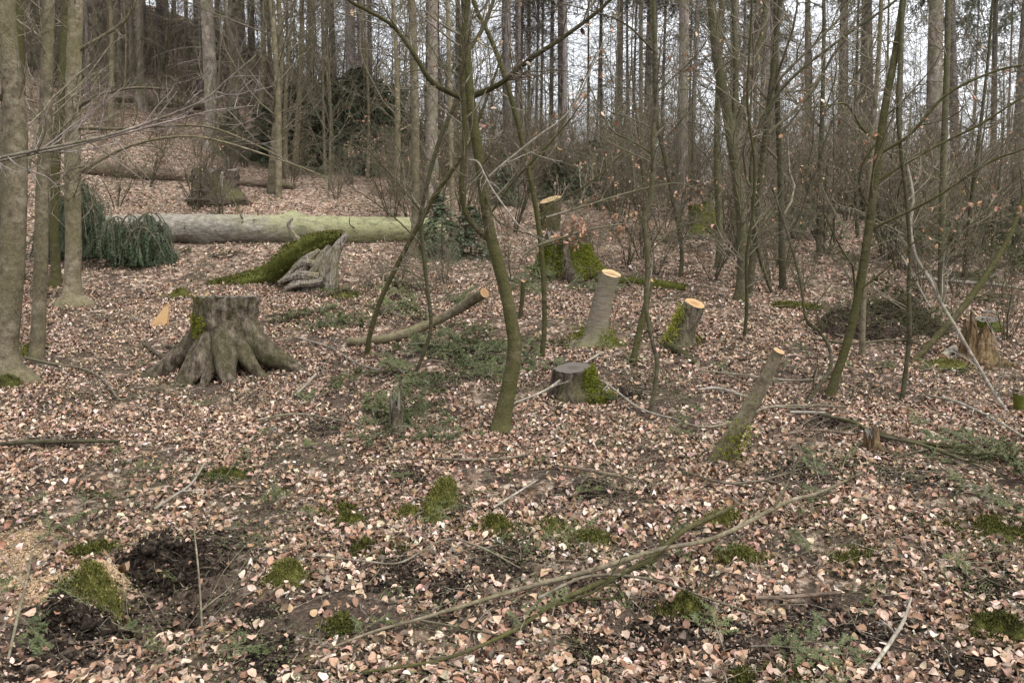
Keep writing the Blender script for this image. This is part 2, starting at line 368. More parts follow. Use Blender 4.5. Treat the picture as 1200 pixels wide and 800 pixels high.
M['rotneedle'] = needle('rotten_needles', (.05, .035, .022), (.17, .12, .08))
def mossmat():
    m, nt, b = newmat('moss', .95, .1); g = nd(nt, 'ShaderNodeNewGeometry'); oi = nd(nt, 'ShaderNodeObjectInfo')
    f = mth(nt, 'ADD', nz(nt, g.outputs['Position'], 22, 5, .7), mth(nt, 'MULTIPLY', mth(nt, 'SUBTRACT', oi.outputs['Random'], .5), .25))
    c = ramp(nt, f, [(.25, (.028, .028, .010)), (.46, (.072, .072, .018)), (.64, (.135, .130, .034)), (.82, (.20, .155, .075))])
    nt.links.new(c, b.inputs['Base Color']); bump(nt, b, nz(nt, g.outputs['Position'], 120, 3, .7), 1, .01); return m
M['moss'] = mossmat()
M['moss_bright'] = M['moss'].copy(); M['moss_bright'].name = 'bright_moss'
for e_, c_ in zip([n_ for n_ in M['moss_bright'].node_tree.nodes if n_.type == 'VALTORGB'][0].color_ramp.elements, [(.05, .058, .008), (.14, .155, .018), (.24, .25, .035), (.30, .26, .07)]): e_.color = (*c_, 1)
def groundmat():
    m, nt, b = newmat('forest_floor', .95, .1); g = nd(nt, 'ShaderNodeNewGeometry'); P = g.outputs['Position']
    at_ = nd(nt, 'ShaderNodeVertexColor', layer_name='Col'); sp_ = nd(nt, 'ShaderNodeSeparateColor'); nt.links.new(at_.outputs['Color'], sp_.inputs[0])
    # finely broken leaf mould
    vo = nd(nt, 'ShaderNodeTexVoronoi'); vo.inputs['Scale'].default_value = 17; vo.inputs['Randomness'].default_value = 1
    wv = nd(nt, 'ShaderNodeVectorMath', operation='ADD'); sc = nd(nt, 'ShaderNodeVectorMath', operation='SCALE'); sc.inputs['Scale'].default_value = .07
    tn = nd(nt, 'ShaderNodeTexNoise'); tn.inputs['Scale'].default_value = 25; nt.links.new(P, tn.inputs['Vector']); nt.links.new(tn.outputs['Color'], sc.inputs[0])
    nt.links.new(P, wv.inputs[0]); nt.links.new(sc.outputs[0], wv.inputs[1]); nt.links.new(wv.outputs[0], vo.inputs['Vector'])
    vs = nd(nt, 'ShaderNodeSeparateColor'); nt.links.new(vo.outputs['Color'], vs.inputs[0])
    lit = ramp(nt, vs.outputs[0], [(0, (.06, .04, .028)), (.3, (.15, .098, .068)), (.55, (.24, .168, .122)), (.8, (.35, .26, .195)), (1, (.48, .385, .31))])
    soil = ramp(nt, nz(nt, P, 40, 5, .75), [(.3, (.028, .020, .015)), (.55, (.085, .062, .046)), (.75, (.165, .125, .094))])
    cov = sstep(nt, mth(nt, 'ADD', nz(nt, P, 3.5, 4, .7), mth(nt, 'MULTIPLY', sp_.outputs[2], 1.0)), .50, .60)
    c = mix(nt, cov, soil, lit)
    c = mix(nt, sp_.outputs[0], c, soil)
    dust = ramp(nt, nz(nt, P, 90, 4, .8), [(.35, (.20, .135, .08)), (.65, (.44, .325, .205))])
    c = mix(nt, sstep(nt, mth(nt, 'ADD', sp_.outputs[1], mth(nt, 'MULTIPLY', nz(nt, P, 14, 4, .7), .7)), .62, .85), c, dust)
    nt.links.new(c, b.inputs['Base Color'])
    bump(nt, b, mth(nt, 'ADD', nz(nt, P, 30, 6, .75), mth(nt, 'MULTIPLY', vo.outputs['Distance'], 1.0)), 1, .03); return m
M['ground'] = groundmat()

# ------------------------------------------------------------------ the ground
SOIL = [(gp(px, py), r) for px, py, r in [(215, 690, .42), (160, 735, .35), (250, 640, .22), (60, 775, .35), (100, 720, .2), (770, 735, .28), (690, 765, .18), (880, 760, .2), (950, 735, .24),
        (1010, 745, .22), (470, 680, .2), (590, 660, .25), (530, 690, .15), (690, 578, .16), (320, 770, .18), (1130, 790, .2), (930, 560, .3), (80, 515, .35), (300, 720, .12), (740, 460, .2), (1060, 560, .3), (380, 500, .3), (1150, 690, .2), (960, 500, .3), (480, 560, .2)]]
DUST = [(gp(px, py), r) for px, py, r in [(30, 635, .30), (5, 655, .26), (115, 650, .18), (60, 690, .2), (20, 690, .18), (130, 670, .1)]]
def soil_at(x, y):
    s = np.zeros_like(x)
    for p, r in SOIL: s = np.maximum(s, np.exp(-((x-p[0])**2+(y-p[1])**2)/(r*r)))
    wob = fbm(x*5, y*5)
    return np.clip((s*1.25 + (wob-.5)*1.0 - .35)*2.2, 0, 1)
def dust_at(x, y):
    s = np.zeros_like(x)
    for p, r in DUST: s = np.maximum(s, np.exp(-((x-p[0])**2+(y-p[1])**2)/(r*r)))
    return s
ys = np.concatenate([np.linspace(-30, 2, 20)[:-1], np.linspace(2, 8, 200)[:-1], np.linspace(8, 20, 150)[:-1], np.linspace(20, 60, 90)[:-1], np.linspace(60, 104, 16)[:-1], np.array([104, 200, 500, 1200])])
us = np.sign(np.linspace(-1, 1, 301))*np.abs(np.linspace(-1, 1, 301))**1.7
gx = us[None]*(np.clip(ys, 4, 60)[:, None]*1.05+6)*np.where(ys > 60, 1+(ys-60)/25, 1)[:, None]
gy = np.repeat(ys[:, None], 301, 1)
gz = H(gx, gy); gz = gz + np.where(gy < 12, .02*(noise(gx*22, gy*22)-.5), 0) - np.where(gy > 110, (gy-110)*.01, 0)
so = soil_at(gx.ravel(), gy.ravel()); gz = gz - .0*so.reshape(gz.shape)
gz = gz + .05*so.reshape(gz.shape)*(fbm(gx*14, gy*14)-.5)
du = dust_at(gx.ravel(), gy.ravel())
far = np.clip((gy.ravel()-9)/12, 0, 1)*.16+np.clip((gy.ravel()-30)/10, 0, 1)*.14
b_ = np.arange(gx.size).reshape(gx.shape)
gf = np.stack([b_[:-1, :-1], b_[:-1, 1:], b_[1:, 1:], b_[1:, :-1]], -1).reshape(-1, 4)
gobj = put('ground', mk_mesh('ground', np.stack([gx, gy, gz], -1).reshape(-1, 3), gf, colors=np.stack([so, du, far], 1)), M['ground'],
           label='sloping forest floor of leaf mould and dark soil', cat='ground', kind='structure')

def normals(x, y, e=.04):
    return nrm(np.stack([-(H(x+e, y)-H(x-e, y))/(2*e), -(H(x, y+e)-H(x, y-e))/(2*e), np.ones_like(x)], 1))
# leaf litter
KEEP = []                                  # (x, y, radius) kept clear of litter
def litter(y0, y1, dens, ln0, rich, side=.70, pad=1.2):
    A = (y1-y0)*(side*(y0+y1)+2*pad); n = int(A*dens)
    y = y0+(y1-y0)*rng.random(n*2); x = (rng.random(n*2)*2-1)*(side*y1+pad)
    k = np.abs(x) < side*y+pad; x, y = x[k][:n], y[k][:n]
    cl = fbm(x*1.7+3, y*1.7, o=3)
    p = np.clip(.42+(cl-.40)*2.8, .12, 1)*(1-(.93 if ln0 > .035 else .35)*soil_at(x, y))*(1-.85*np.clip(dust_at(x, y)*1.4, 0, 1))
    k = rng.random(len(x)) < p; x, y = x[k], y[k]; n = len(x)
    ln = ln0*np.clip(rng.lognormal(0, .3, n), .4, 1.42)
    nn = nrm(normals(x, y) + rng.normal(size=(n, 3))*np.array([.5, .5, .05])*np.where(rng.random((n, 1)) < .3, 1.9, .8))
    pos = np.stack([x, y, H(x, y)+.008+.03*rng.random(n)**1.5], 1)
    return pos, nn, ln
parts = []; C = []
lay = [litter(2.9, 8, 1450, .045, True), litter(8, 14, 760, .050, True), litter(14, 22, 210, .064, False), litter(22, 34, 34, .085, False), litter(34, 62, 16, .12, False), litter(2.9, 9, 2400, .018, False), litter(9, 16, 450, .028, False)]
pos, nn, ln = lay[0]
pr = np.stack([600 + F*pos[:, 0]/pos[:, 1], 400 - F*(((pos[:, 2]-CAM_Z)*cp+pos[:, 1]*sp)/(pos[:, 1]*cp-(pos[:, 2]-CAM_Z)*sp))], 1)
inn = np.nonzero((pr[:, 0] > 5) & (pr[:, 0] < 1195) & (pr[:, 1] > 560) & (pr[:, 1] < 796))[0]
score = ln[inn]/pos[inn, 1]*np.clip(nn[inn, 2]*.4+.5, 0, 1)
single = inn[np.argsort(-score)[:290]]
keep = np.ones(len(pos), bool); keep[single] = False
for i, (p_, n_, l_) in enumerate(lay):
    if i == 0: p_, n_, l_ = p_[keep], n_[keep], l_[keep]
    N = len(p_)
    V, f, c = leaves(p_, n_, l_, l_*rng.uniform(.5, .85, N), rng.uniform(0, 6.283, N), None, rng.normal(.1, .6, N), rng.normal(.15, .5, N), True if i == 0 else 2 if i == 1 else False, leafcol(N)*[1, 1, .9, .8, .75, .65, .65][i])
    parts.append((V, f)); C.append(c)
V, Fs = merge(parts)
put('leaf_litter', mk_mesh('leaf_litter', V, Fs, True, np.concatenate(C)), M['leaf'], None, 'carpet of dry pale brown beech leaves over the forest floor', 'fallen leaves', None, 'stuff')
lm = []
for k in range(8):
    v, f, _ = leaves(np.zeros((1, 3)), np.array([[0, 0, 1.]]), np.ones(1), np.array([rng.uniform(.6, .85)]), np.zeros(1), None, rng.normal(.15, .45, 1), rng.normal(.15, .4, 1), True)
    lm.append(mk_mesh('leaf', v, f, True))
from mathutils import Vector, Matrix
for i in single:
    o = put('leaf', lm[rng.integers(8)], M['leafobj'], gobj, loc=pos[i]+np.array([0, 0, .008]))
    q = Vector(nn[i]).to_track_quat('Z', 'Y'); o.rotation_mode = 'QUATERNION'
    q.rotate(Matrix.Identity(3)); o.rotation_quaternion = q @ Matrix.Rotation(rng.uniform(0, 6.28), 3, 'Z').to_quaternion()
    o.scale = [ln[i]*1.0]*3
# twigs and crumbs among the leaves
def twig_litter(y0, y1, n, l0, l1, rad):
    y = np.sqrt(rng.uniform(y0*y0, y1*y1, n)); x = rng.uniform(-1, 1, n)*(.7*y+.8); yaw = rng.uniform(0, 6.28, n); L = rng.uniform(l0, l1, n)*rng.random(n)**.6
    s = np.linspace(-.5, .5, 4)
    wig = rng.normal(size=(n, 1))*.25*(s**2)[None]*L[:, None] + rng.normal(size=(n, 4))*.025*L[:, None]
    X = x[:, None]+np.cos(yaw)[:, None]*s*L[:, None]-np.sin(yaw)[:, None]*wig; Y = y[:, None]+np.sin(yaw)[:, None]*s*L[:, None]+np.cos(yaw)[:, None]*wig
    Z = H(X, Y)+rng.uniform(.012, .05, (n, 1))+s[None]*rng.normal(size=(n, 1))*.12*L[:, None]
    r = rad*rng.uniform(.4, 1.3, (n, 1))*np.linspace(1, .45, 4)[None]
    return tubes(np.stack([X, Y, Z], -1), r, 3)
V, Fs = merge([twig_litter(2.9, 8, 3200, .05, .5, .0028), twig_litter(8, 18, 3600, .15, 1.0, .0045), twig_litter(18, 44, 2400, .4, 2.2, .010)])
put('twig_litter', mk_mesh('twig_litter', V, Fs), M['twig'], None, 'thin broken twigs scattered through the leaf carpet', 'twigs', None, 'stuff')
V, Fs = merge([twig_litter(2.9, 9, 1100, .05, .45, .0026), twig_litter(9, 30, 1100, .15, 1.1, .006)])
put('twig_litter', mk_mesh('pale_twig_litter', V, Fs), M['palewood'], None, 'bleached pale twigs scattered through the leaf carpet', 'twigs', None, 'stuff')
# clods of loose earth in the bare patches, chips in the sawdust
def crumbs(cent, n, size, name, label, mat, colr=None):
    i = rng.integers(len(cent), size=n); c = np.array([q[0] for q in cent])[i]; r = np.array([q[1] for q in cent])[i]
    x = c[:, 0]+rng.normal(size=n)*r*.55; y = c[:, 1]+rng.normal(size=n)*r*.55
    s = size*rng.lognormal(0, .5, n)
    base = np.array([(1, 0, 0), (-1, 0, 0), (0, 1, 0), (0, -1, 0), (0, 0, 1), (0, 0, -1)], float)
    tri = np.array([(0, 2, 4), (2, 1, 4), (1, 3, 4), (3, 0, 4), (2, 0, 5), (1, 2, 5), (3, 1, 5), (0, 3, 5)])
    V = base[None]*rng.uniform(.5, 1.3, (n, 6, 1))*s[:, None, None]*np.array([1, 1, .7]) + np.stack([x, y, H(x, y)+.006], 1)[:, None]
    put(name, mk_mesh(name, V.reshape(-1, 3), (tri[None]+(np.arange(n)*6)[:, None, None]).reshape(-1, 3), True), mat, None, label, 'soil' if 'soil' in name else 'sawdust', None, 'stuff')
ms, nt, b = newmat('earth_clods', .95, .1); g = nd(nt, 'ShaderNodeNewGeometry')
nt.links.new(ramp(nt, nz(nt, g.outputs['Position'], 30, 4, .7), [(.36, (.012, .009, .007)), (.52, (.04, .029, .021)), (.66, (.10, .076, .056))]), b.inputs['Base Color']); bump(nt, b, nz(nt, g.outputs['Position'], 55, 6, .8), 1, .03); M['clod'] = ms
ms, nt, b = newmat('sawdust_chips', .9, .1); g = nd(nt, 'ShaderNodeNewGeometry')
nt.links.new(ramp(nt, nz(nt, g.outputs['Position'], 60, 4, .7), [(.35, (.26, .17, .095)), (.65, (.46, .34, .215))]), b.inputs['Base Color']); M['chip'] = ms
crumbs(SOIL, 9000, .011, 'soil_crumbs', 'crumbly dark earth in the bare patches', M['clod'])
crumbs(DUST, 6500, .005, 'sawdust', 'heap of pale yellow sawdust by the earth bank', M['chip'])

def specks(y0, y1, n, L, wd, thr):
    y = np.sqrt(rng.uniform(y0*y0, y1*y1, n*3)); x = rng.uniform(-1, 1, n*3)*(.7*y+.8); k = fbm(x*1.3+40, y*1.3) > thr; x, y = x[k][:n], y[k][:n]; n = len(x)
    a = rng.uniform(0, 6.28, n); p = np.stack([x, y, H(x, y)+rng.uniform(.01, .045, n)], 1); d_ = np.stack([np.cos(a), np.sin(a), rng.normal(size=n)*.25], 1)*(L*rng.uniform(.5, 1.3, n))[:, None]; w_ = np.stack([-np.sin(a), np.cos(a), rng.normal(size=n)*.5], 1)*wd
    return np.stack([p-w_, p+w_, p+d_], 1).reshape(-1, 3), np.arange(3*n).reshape(-1, 3)
V, Fs = merge([specks(2.9, 9, 60000, .02, .0016, .45), specks(9, 18, 40000, .035, .003, .48)])
put('needle_litter', mk_mesh('needle_litter', V, Fs, False), M['rotneedle'], None, 'fine brown conifer needles and chaff sifted over the leaves', 'needle litter', None, 'stuff')
V, Fs = merge([specks(2.9, 9, 45000, .018, .0032, .565), specks(9, 22, 45000, .032, .006, .575)])
put('moss_film', mk_mesh('moss_film', V, Fs, False), M['needle_fresh'], None, 'thin green tint of moss and needles between the leaves', 'moss', None, 'stuff')
# ------------------------------------------------------------------ hero trees, drawn from survey rows (column, row, width in px)
def pxpath(rows, d0, d1=None, n=40):
    d1 = d0 if d1 is None else d1; k = len(rows)
    dd = np.linspace(d0, d1, k)
    pts = [np.r_[at(r[0], r[1], d), width(r[2], d)/2 if len(r) > 2 else 0] for r, d in zip(rows, dd)]
    q = spline(pts, n); return q[:, :3], np.maximum(q[:, 3], .001)
def dryleaves(Q, n, size=.05, parent=None, base=None, orange=.5):
    m = len(Q); i = rng.integers(m, size=n); p = Q[i, -1]*.7+Q[i, -2]*.3 + rng.normal(size=(n, 3))*.02
    nn_ = rng.normal(size=(n, 3)); ln_ = size*rng.uniform(.7, 1.3, n)
    pp = np.array([.15, .3, .3, .2, .1, .05, .05, 0])
    c = leafcol(n, pp)*np.array([1.05, .92, .82])
    v, f, c = leaves(p-(base if base is not None else 0), nn_, ln_, ln_*.6, rng.uniform(0, 6.28, n), None, rng.normal(.2, .5, n), rng.normal(.3, .4, n), True, c)
    return put('dry_leaves', mk_mesh('dry_leaves', v, f, False, c), M['leaf'], parent, kind='stuff')
def hero(name, label, rows, lean=0, mat='beech', twm='twig', branches=(), tw=(20, 9), twlen=.16, twl2=.5, roots=((3.9, .9), (5.6, .7), (1.2, .6)), rooth=.12, sides=12,
         group=None, leafn=0, d=None, start=.3, rough=.06, cat='tree', flat=.6, ground_it=True, btw=(14, 6), n=60):
    b0 = gp(rows[0][0], rows[0][1]); d0 = b0[1] if d is None else d
    P, r = pxpath(rows, d0, d0+lean, n); r = r*(.70 if rows[0][0] > 120 and rows[0][1] < 500 else .78)
    base = P[0].copy()
    if ground_it and d is None:
        P = np.vstack([P[0]-[0, 0, .18], P]); r = np.r_[r[0]*1.15, r]
    root = empty(name, base, label, cat, group)
    V, q, top, bot = stem(P-base, r, sides, rough, roots, rooth, 3, seed=rng.uniform(0, 50), base_z=0)
    put('trunk', mk_mesh('trunk', V, q), M[mat], root)
    tp, tr = [], []
    bp = spline(np.c_[P, r], 24); tp.append(bp[None, :, :3]); tr.append(bp[None, :, 3])
    L1 = []
    for br in branches:
        rows_b, dd = br[0], br[1]
        # start on the trunk at the distance of its nearest point
        sr = np.array([[600+F*p[0]/p[1]*1.0, 0] for p in P])
        pj = np.stack([600+F*P[:, 0]/(P[:, 1]*cp-(P[:, 2]-CAM_Z)*sp), 400-F*((P[:, 2]-CAM_Z)*cp+P[:, 1]*sp)/(P[:, 1]*cp-(P[:, 2]-CAM_Z)*sp)], 1)
        i = np.argmin(((pj-np.array(rows_b[0][:2]))**2).sum(1)); ds = P[i, 1]
        Q, rq = pxpath(rows_b, ds, ds+dd, 24); rq = rq*.68
        v, q, _, _ = stem(Q-base, rq, 8, .05, seed=rng.uniform(0, 50))
        put('branch', mk_mesh('branch', v, q), M[mat], root); L1.append((Q, rq))
    T = []
    if tw[0]:
        Q1, R1 = grow(tp[0], tr[0], tw[0], (45, 75), twlen, .35, 7, start, .98, .1, .14, .003, flat, .3, .2, rmax=.012)
        T.append((Q1, R1)); Q2, R2 = grow(Q1, R1, tw[1], (35, 65), twl2, .6, 5, .15, 1, .05, .16, .002, flat, .4); T.append((Q2, R2))
        Q3, R3 = grow(Q2, R2, 2, (30, 60), .5, .7, 4, .3, 1, .03, .2, .0016, flat, .4); T.append((Q3, R3)); ends = Q3
    if L1 and btw[0]:
        Pb = np.array([a for a, _ in L1]); Rb = np.array([b for _, b in L1])
        Q1, R1 = grow(Pb, Rb, btw[0], (30, 65), .28, .45, 6, .2, 1, .06, .15, .0025, flat, .3, .1, rmax=.008); T.append((Q1, R1))
        Q2, R2 = grow(Q1, R1, btw[1], (30, 60), .5, .6, 4, .2, 1, .04, .18, .0018, flat, .4); T.append((Q2, R2)); ends = Q2
    if T:
        V, Fs = merge([tubes(a-base, b, 4 if i == 0 else 3) for i, (a, b) in enumerate(T)])
        put('twigs', mk_mesh('twigs', V, Fs), M[twm], root, kind='stuff')
        if leafn: dryleaves(ends, leafn, .055, root, base)
    return root, P, r

hero('beech_tree', 'thick smooth beech trunk with flared foot at the left edge, moss at its base',
     [(12, 447, 46), (6, 425, 40), (5, 400, 38), (10, 350, 36), (15, 290, 34), (18, 220, 32), (18, 150, 31), (14, 100, 29), (9, 50, 27), (6, 0, 26), (2, -120, 24), (0, -400, 16)], mat='beech',
     branches=[([(6, 118, 12), (-8, 108, 9), (-25, 90, 7), (-60, 40, 4)], -.4)], roots=((0.1, 1.1), (5.2, .5), (3.6, .5)), rooth=.10, tw=(10, 7), start=.35)
hero('beech_tree', 'slim straight beech trunk standing just right of the thick one at the left edge',
     [(43, 415, 22), (45, 385, 20), (48, 300, 19), (50, 220, 18), (54, 120, 17), (57, 0, 16), (60, -200, 12), (64, -400, 6)], mat='beech', roots=((2.5, .5), (5, .5)), rooth=.08, start=.35)
hero('beech_tree', 'beech trunk with spread root feet in front of the drooping spruce boughs',
     [(86, 355, 30), (85, 335, 23), (86, 280, 22), (85, 200, 22), (86, 110, 21), (89, 0, 20), (92, -150, 16), (95, -350, 9)], mat='beech', roots=((0.2, 1.2), (3.2, 1.2), (4.7, .9), (1.6, .5)), rooth=.12, start=.3, branches=[([(86, 150, 6), (140, 151, 5), (190, 148, 4.2), (245, 149, 3.6), (300, 170, 3), (345, 193, 2.4), (400, 216, 1.4)], -.5), ([(86, 205, 6), (150, 172, 5), (210, 160, 4), (260, 166, 3.4), (330, 188, 2.6), (385, 208, 1.5)], -.9), ([(88, 128, 7), (112, 113, 6), (130, 108, 5), (160, 103, 4.4), (200, 105, 2.6)], -.4), ([(90, 60, 7), (125, 40, 6), (150, 20, 5), (165, -15, 3)], -.3)])
hero('beech_tree', 'bright green-stained thin beech trunk just behind the thickest left-edge trunk',
     [(22, 330, 15), (24, 250, 13), (25, 150, 12), (23, 50, 12), (20, -60, 11), (18, -300, 6)], mat='beech_green', start=.35, tw=(6, 5))
hero('beech_tree', 'greenish slender stem hugging the beech with the spread root feet',
     [(66, 335, 14), (64, 260, 12), (66, 180, 13), (73, 100, 12), (77, 30, 12), (80, -80, 10), (84, -300, 5)], mat='beech_green', tw=(8, 6), start=.3)
hero('beech_tree', 'grey stem rising at the very left edge, partly hidden behind the thick beech',
     [(-1, 312, 11), (2, 250, 10), (4, 180, 10), (6, 60, 9), (8, -200, 6)], mat='beech', tw=(8, 6))
ctree = hero('beech_tree', 'forked young beech leaning in an S at the centre of the clearing',
     [(588, 506, 31), (589, 490, 27), (596, 455, 24), (603, 410, 21), (599, 375, 19.5), (592, 340, 18.5), (583, 305, 18), (575, 275, 17), (568, 235, 16), (562, 190, 15.5), (556, 150, 15), (551, 115, 14.5), (548, 70, 12), (545, 20, 10.5), (543, -60, 9), (538, -250, 7), (540, -400, 3)],
     mat='beech_green', lean=.3, roots=((.5, .5), (3.6, .6), (5, .4)), rooth=.07, sides=16, tw=(8, 5), start=.5,
     branches=[([(571, 279, 11), (556, 265, 10), (545, 247, 10), (541, 215, 10), (545, 170, 9), (543, 120, 9), (541, 60, 9), (547, 10, 8), (553, -80, 6), (560, -220, 3)], -.25),
               ([(553, 113, 11), (575, 104, 10), (592, 94, 9), (620, 70, 8.5), (660, 44, 7.5), (700, 14, 6.5), (730, -15, 5), (800, -80, 2)], -.5),
               ([(549, 118, 10), (528, 109, 9.5), (505, 95, 9), (488, 68, 8), (462, 32, 7), (430, 12, 6), (405, -3, 5), (350, -60, 2)], -.4),
               ([(548, 60, 8), (565, 35, 7), (580, -5, 6), (600, -80, 3)], .5),
               ([(572, 255, 4), (600, 215, 3.4), (628, 185, 3), (660, 150, 2.4), (690, 110, 1.4)], -.3),
               ([(566, 220, 3.5), (580, 255, 3), (605, 270, 2.4), (640, 278, 1.6)], -.6)], leafn=40, btw=(15, 6))
hero('beech_sapling', 'slender olive sapling curving up just right of the forked centre beech',
     [(635, 416, 9), (638, 385, 8.5), (637, 330, 8.5), (633, 280, 8.5), (626, 232, 8.5), (615, 180, 8.5), (603, 130, 8.5), (590, 85, 8), (575, 45, 7.5), (558, 10, 7), (545, -40, 6), (530, -160, 3)],
     mat='beech_green', tw=(9, 5), start=.35, lean=-.3, roots=(), leafn=40,
     branches=[([(630, 255, 4), (655, 235, 3.5), (690, 215, 3), (730, 180, 2)], .3), ([(620, 200, 4), (650, 160, 3), (672, 120, 2.4), (700, 60, 1.5)], .2), ([(634, 290, 3), (660, 283, 2.6), (690, 276, 2.2), (725, 268, 1.5)], -.2)])
hero('beech_sapling', 'bent sapling leaning right from beside the sawn bent branch',
     [(430, 416, 9), (434, 390, 8), (446, 352, 8), (465, 312, 8), (487, 270, 8), (508, 232, 7.5), (530, 200, 7), (548, 170, 6), (565, 130, 5), (590, 60, 3)], mat='beech_green', tw=(10, 5), start=.25, roots=(), lean=-.6)
hero('beech_sapling', 'thin dark sapling rising in front of the grey trunk behind the log',
     [(487, 436, 5), (498, 410, 6), (505, 380, 6), (500, 330, 6.5), (495, 285, 7), (494, 250, 7), (502, 210, 7), (514, 168, 7), (525, 140, 7), (536, 112, 7), (540, 60, 6), (535, -40, 4)], mat='beech_dark', tw=(10, 5), start=.25, roots=(), lean=-.3,
     branches=[([(500, 330, 3), (470, 315, 2.6), (440, 325, 2), (410, 345, 1.2)], -.3), ([(496, 290, 3), (470, 262, 2.6), (440, 238, 2.2), (405, 215, 1.4)], -.5), ([(495, 250, 3), (475, 225, 2.6), (445, 190, 2), (420, 165, 1.3)], -.6)])
hero('beech_sapling', 'wavy thin dark sapling right of the tall pale-topped cut stem',
     [(762, 484, 8), (767, 455, 7.5), (770, 425, 7), (762, 390, 7), (757, 355, 7.5), (759, 315, 8), (757, 280, 8.5), (755, 255, 9), (762, 235, 10), (765, 200, 8), (765, 160, 7.5), (769, 120, 8), (768, 60, 7.5), (766, 0, 7), (764, -120, 5), (765, -300, 2)],
     mat='beech_dark', tw=(14, 6), start=.25, roots=(), leafn=20,
     branches=[([(764, 180, 3.5), (740, 165, 3), (715, 150, 2.6), (690, 100, 2)], .3), ([(767, 110, 4), (790, 90, 3), (820, 60, 2.4), (850, 10, 1.5)], .2), ([(766, 60, 4), (735, 30, 3), (700, 15, 2.2), (640, 0, 1.2)], -.2), ([(757, 300, 3), (790, 270, 2.5), (830, 255, 1.6)], .2)])
hero('beech_tree', 'mossy beech sapling leaning right with long branches sweeping to the right edge',
     [(973, 464, 18), (980, 440, 15), (991, 408, 14), (1003, 360, 14), (1012, 310, 14), (1019, 262, 13.5), (1024, 220, 13), (1031, 170, 12.5), (1038, 120, 12), (1048, 70, 11.5), (1057, 10, 11), (1068, -80, 9), (1078, -300, 4)],
     mat='beech_green', roots=((0, .6), (3.4, .4)), rooth=.06, tw=(10, 6), start=.35, leafn=50,
     branches=[([(1031, 180, 6), (1067, 157, 5.5), (1108, 112, 5), (1165, 84, 4), (1215, 72, 3), (1300, 40, 1)], -.6), ([(1028, 212, 5), (1090, 175, 4.5), (1150, 145, 4), (1200, 113, 3), (1280, 70, 1)], -.4),
               ([(1022, 268, 5), (1060, 250, 4.8), (1100, 229, 4.5), (1160, 190, 4), (1210, 170, 3), (1300, 120, 1)], -.8), ([(1020, 245, 5), (1008, 222, 4.5), (1010, 195, 4), (1025, 170, 3.5)], -.2),
               ([(1026, 163, 5), (1010, 150, 4.5), (993, 123, 4), (970, 124, 3), (940, 128, 2)], -.3), ([(1003, 350, 4), (1000, 320, 4), (998, 310, 3), (985, 290, 2.5), (965, 250, 2)], -.2),
               ([(1000, 345, 4), (1035, 318, 3.5), (1070, 285, 3), (1120, 240, 2)], -.4)])
hero('beech_sapling', 'thin brown sapling with a pale split wound, right of the mossy leaning beech',
     [(1057, 470, 8), (1062, 430, 7.5), (1066, 390, 7.5), (1065, 340, 6.5), (1066, 290, 6), (1062, 230, 6), (1056, 180, 6), (1052, 120, 5.5), (1056, 40, 5), (1060, -100, 4), (1064, -250, 2)], mat='beech_dark', tw=(14, 6), start=.25, roots=(), leafn=20,
     branches=[([(1065, 330, 3.5), (1090, 310, 3.2), (1130, 270, 3), (1180, 225, 2.5), (1240, 170, 1.2)], -.3)])
hero('beech_sapling', 'straight grey sapling stem directly behind the mossy leaning beech',
     [(1010, 418, 11), (1011, 380, 9), (1013, 330, 8.5), (1016, 270, 8), (1021, 180, 7.5), (1030, 60, 7), (1036, -100, 5), (1040, -250, 3)], mat='beech', tw=(12, 6), roots=(), start=.35)
hero('beech_tree', 'stout twin-stemmed beech bristling with twigs right of the two sawn stems',
     [(868, 352, 20), (869, 320, 16), (869, 270, 16), (864, 215, 16), (858, 170, 17), (850, 120, 17), (842, 80, 16), (836, 30, 15), (832, -40, 14), (826, -250, 7)], mat='beech_dark', tw=(34, 8), start=.15, roots=((.3, .5), (3, .6)), rooth=.1, leafn=90,
     branches=[([(858, 165, 12), (872, 120, 11), (885, 70, 10), (896, 20, 9), (902, -60, 7), (910, -200, 3)], .4), ([(858, 160, 9), (862, 100, 9), (861, 40, 8), (858, -40, 7), (855, -200, 3)], .5)], btw=(14, 6))
hero('beech_sapling', 'green-stained thin stem in front of the stout twin-stemmed beech',
     [(872, 397, 6), (875, 360, 5.5), (875, 300, 5), (882, 250, 5), (884, 190, 5), (876, 120, 4), (880, 30, 3.5), (884, -80, 2)], mat='beech_green', tw=(14, 6), start=.2, roots=(), leafn=25)
hero('beech_sapling', 'long thin stem sweeping up to the right from the twin-stemmed beech',
     [(905, 345, 6), (890, 300, 6), (882, 240, 5), (880, 190, 5), (893, 140, 5), (925, 95, 5), (980, 50, 4.5), (1040, 8, 4), (1100, -40, 3)], mat='beech_dark', tw=(14, 6), start=.2, roots=(), lean=-.8, leafn=20)
hero('beech_tree', 'grey trunk with mossy foot left of the stout twin-stemmed beech',
     [(842, 316, 14), (843, 290, 11), (842, 240, 11), (840, 180, 11), (842, 100, 10), (846, 0, 9), (850, -200, 5)], mat='beech_dark', tw=(22, 7), start=.2, roots=((0, .5), (3, .5)), leafn=30)
hero('beech_tree', 'leaning thin grey stem with crooked foot behind the sawn stems',
     [(797, 325, 8), (799, 300, 7), (796, 270, 7), (788, 230, 7), (780, 190, 7), (770, 140, 6), (765, 60, 5), (760, -60, 3)], mat='beech_dark', tw=(18, 7), start=.2, roots=(), leafn=60)
hero('beech_tree', 'straight grey-green trunk crossing the right end of the long log',
     [(487, 300, 18), (487, 270, 14.5), (487, 200, 14), (486, 120, 13.5), (484, 40, 13), (480, -60, 11), (478, -250, 6)], mat='beech', tw=(10, 6), start=.35, lean=0)
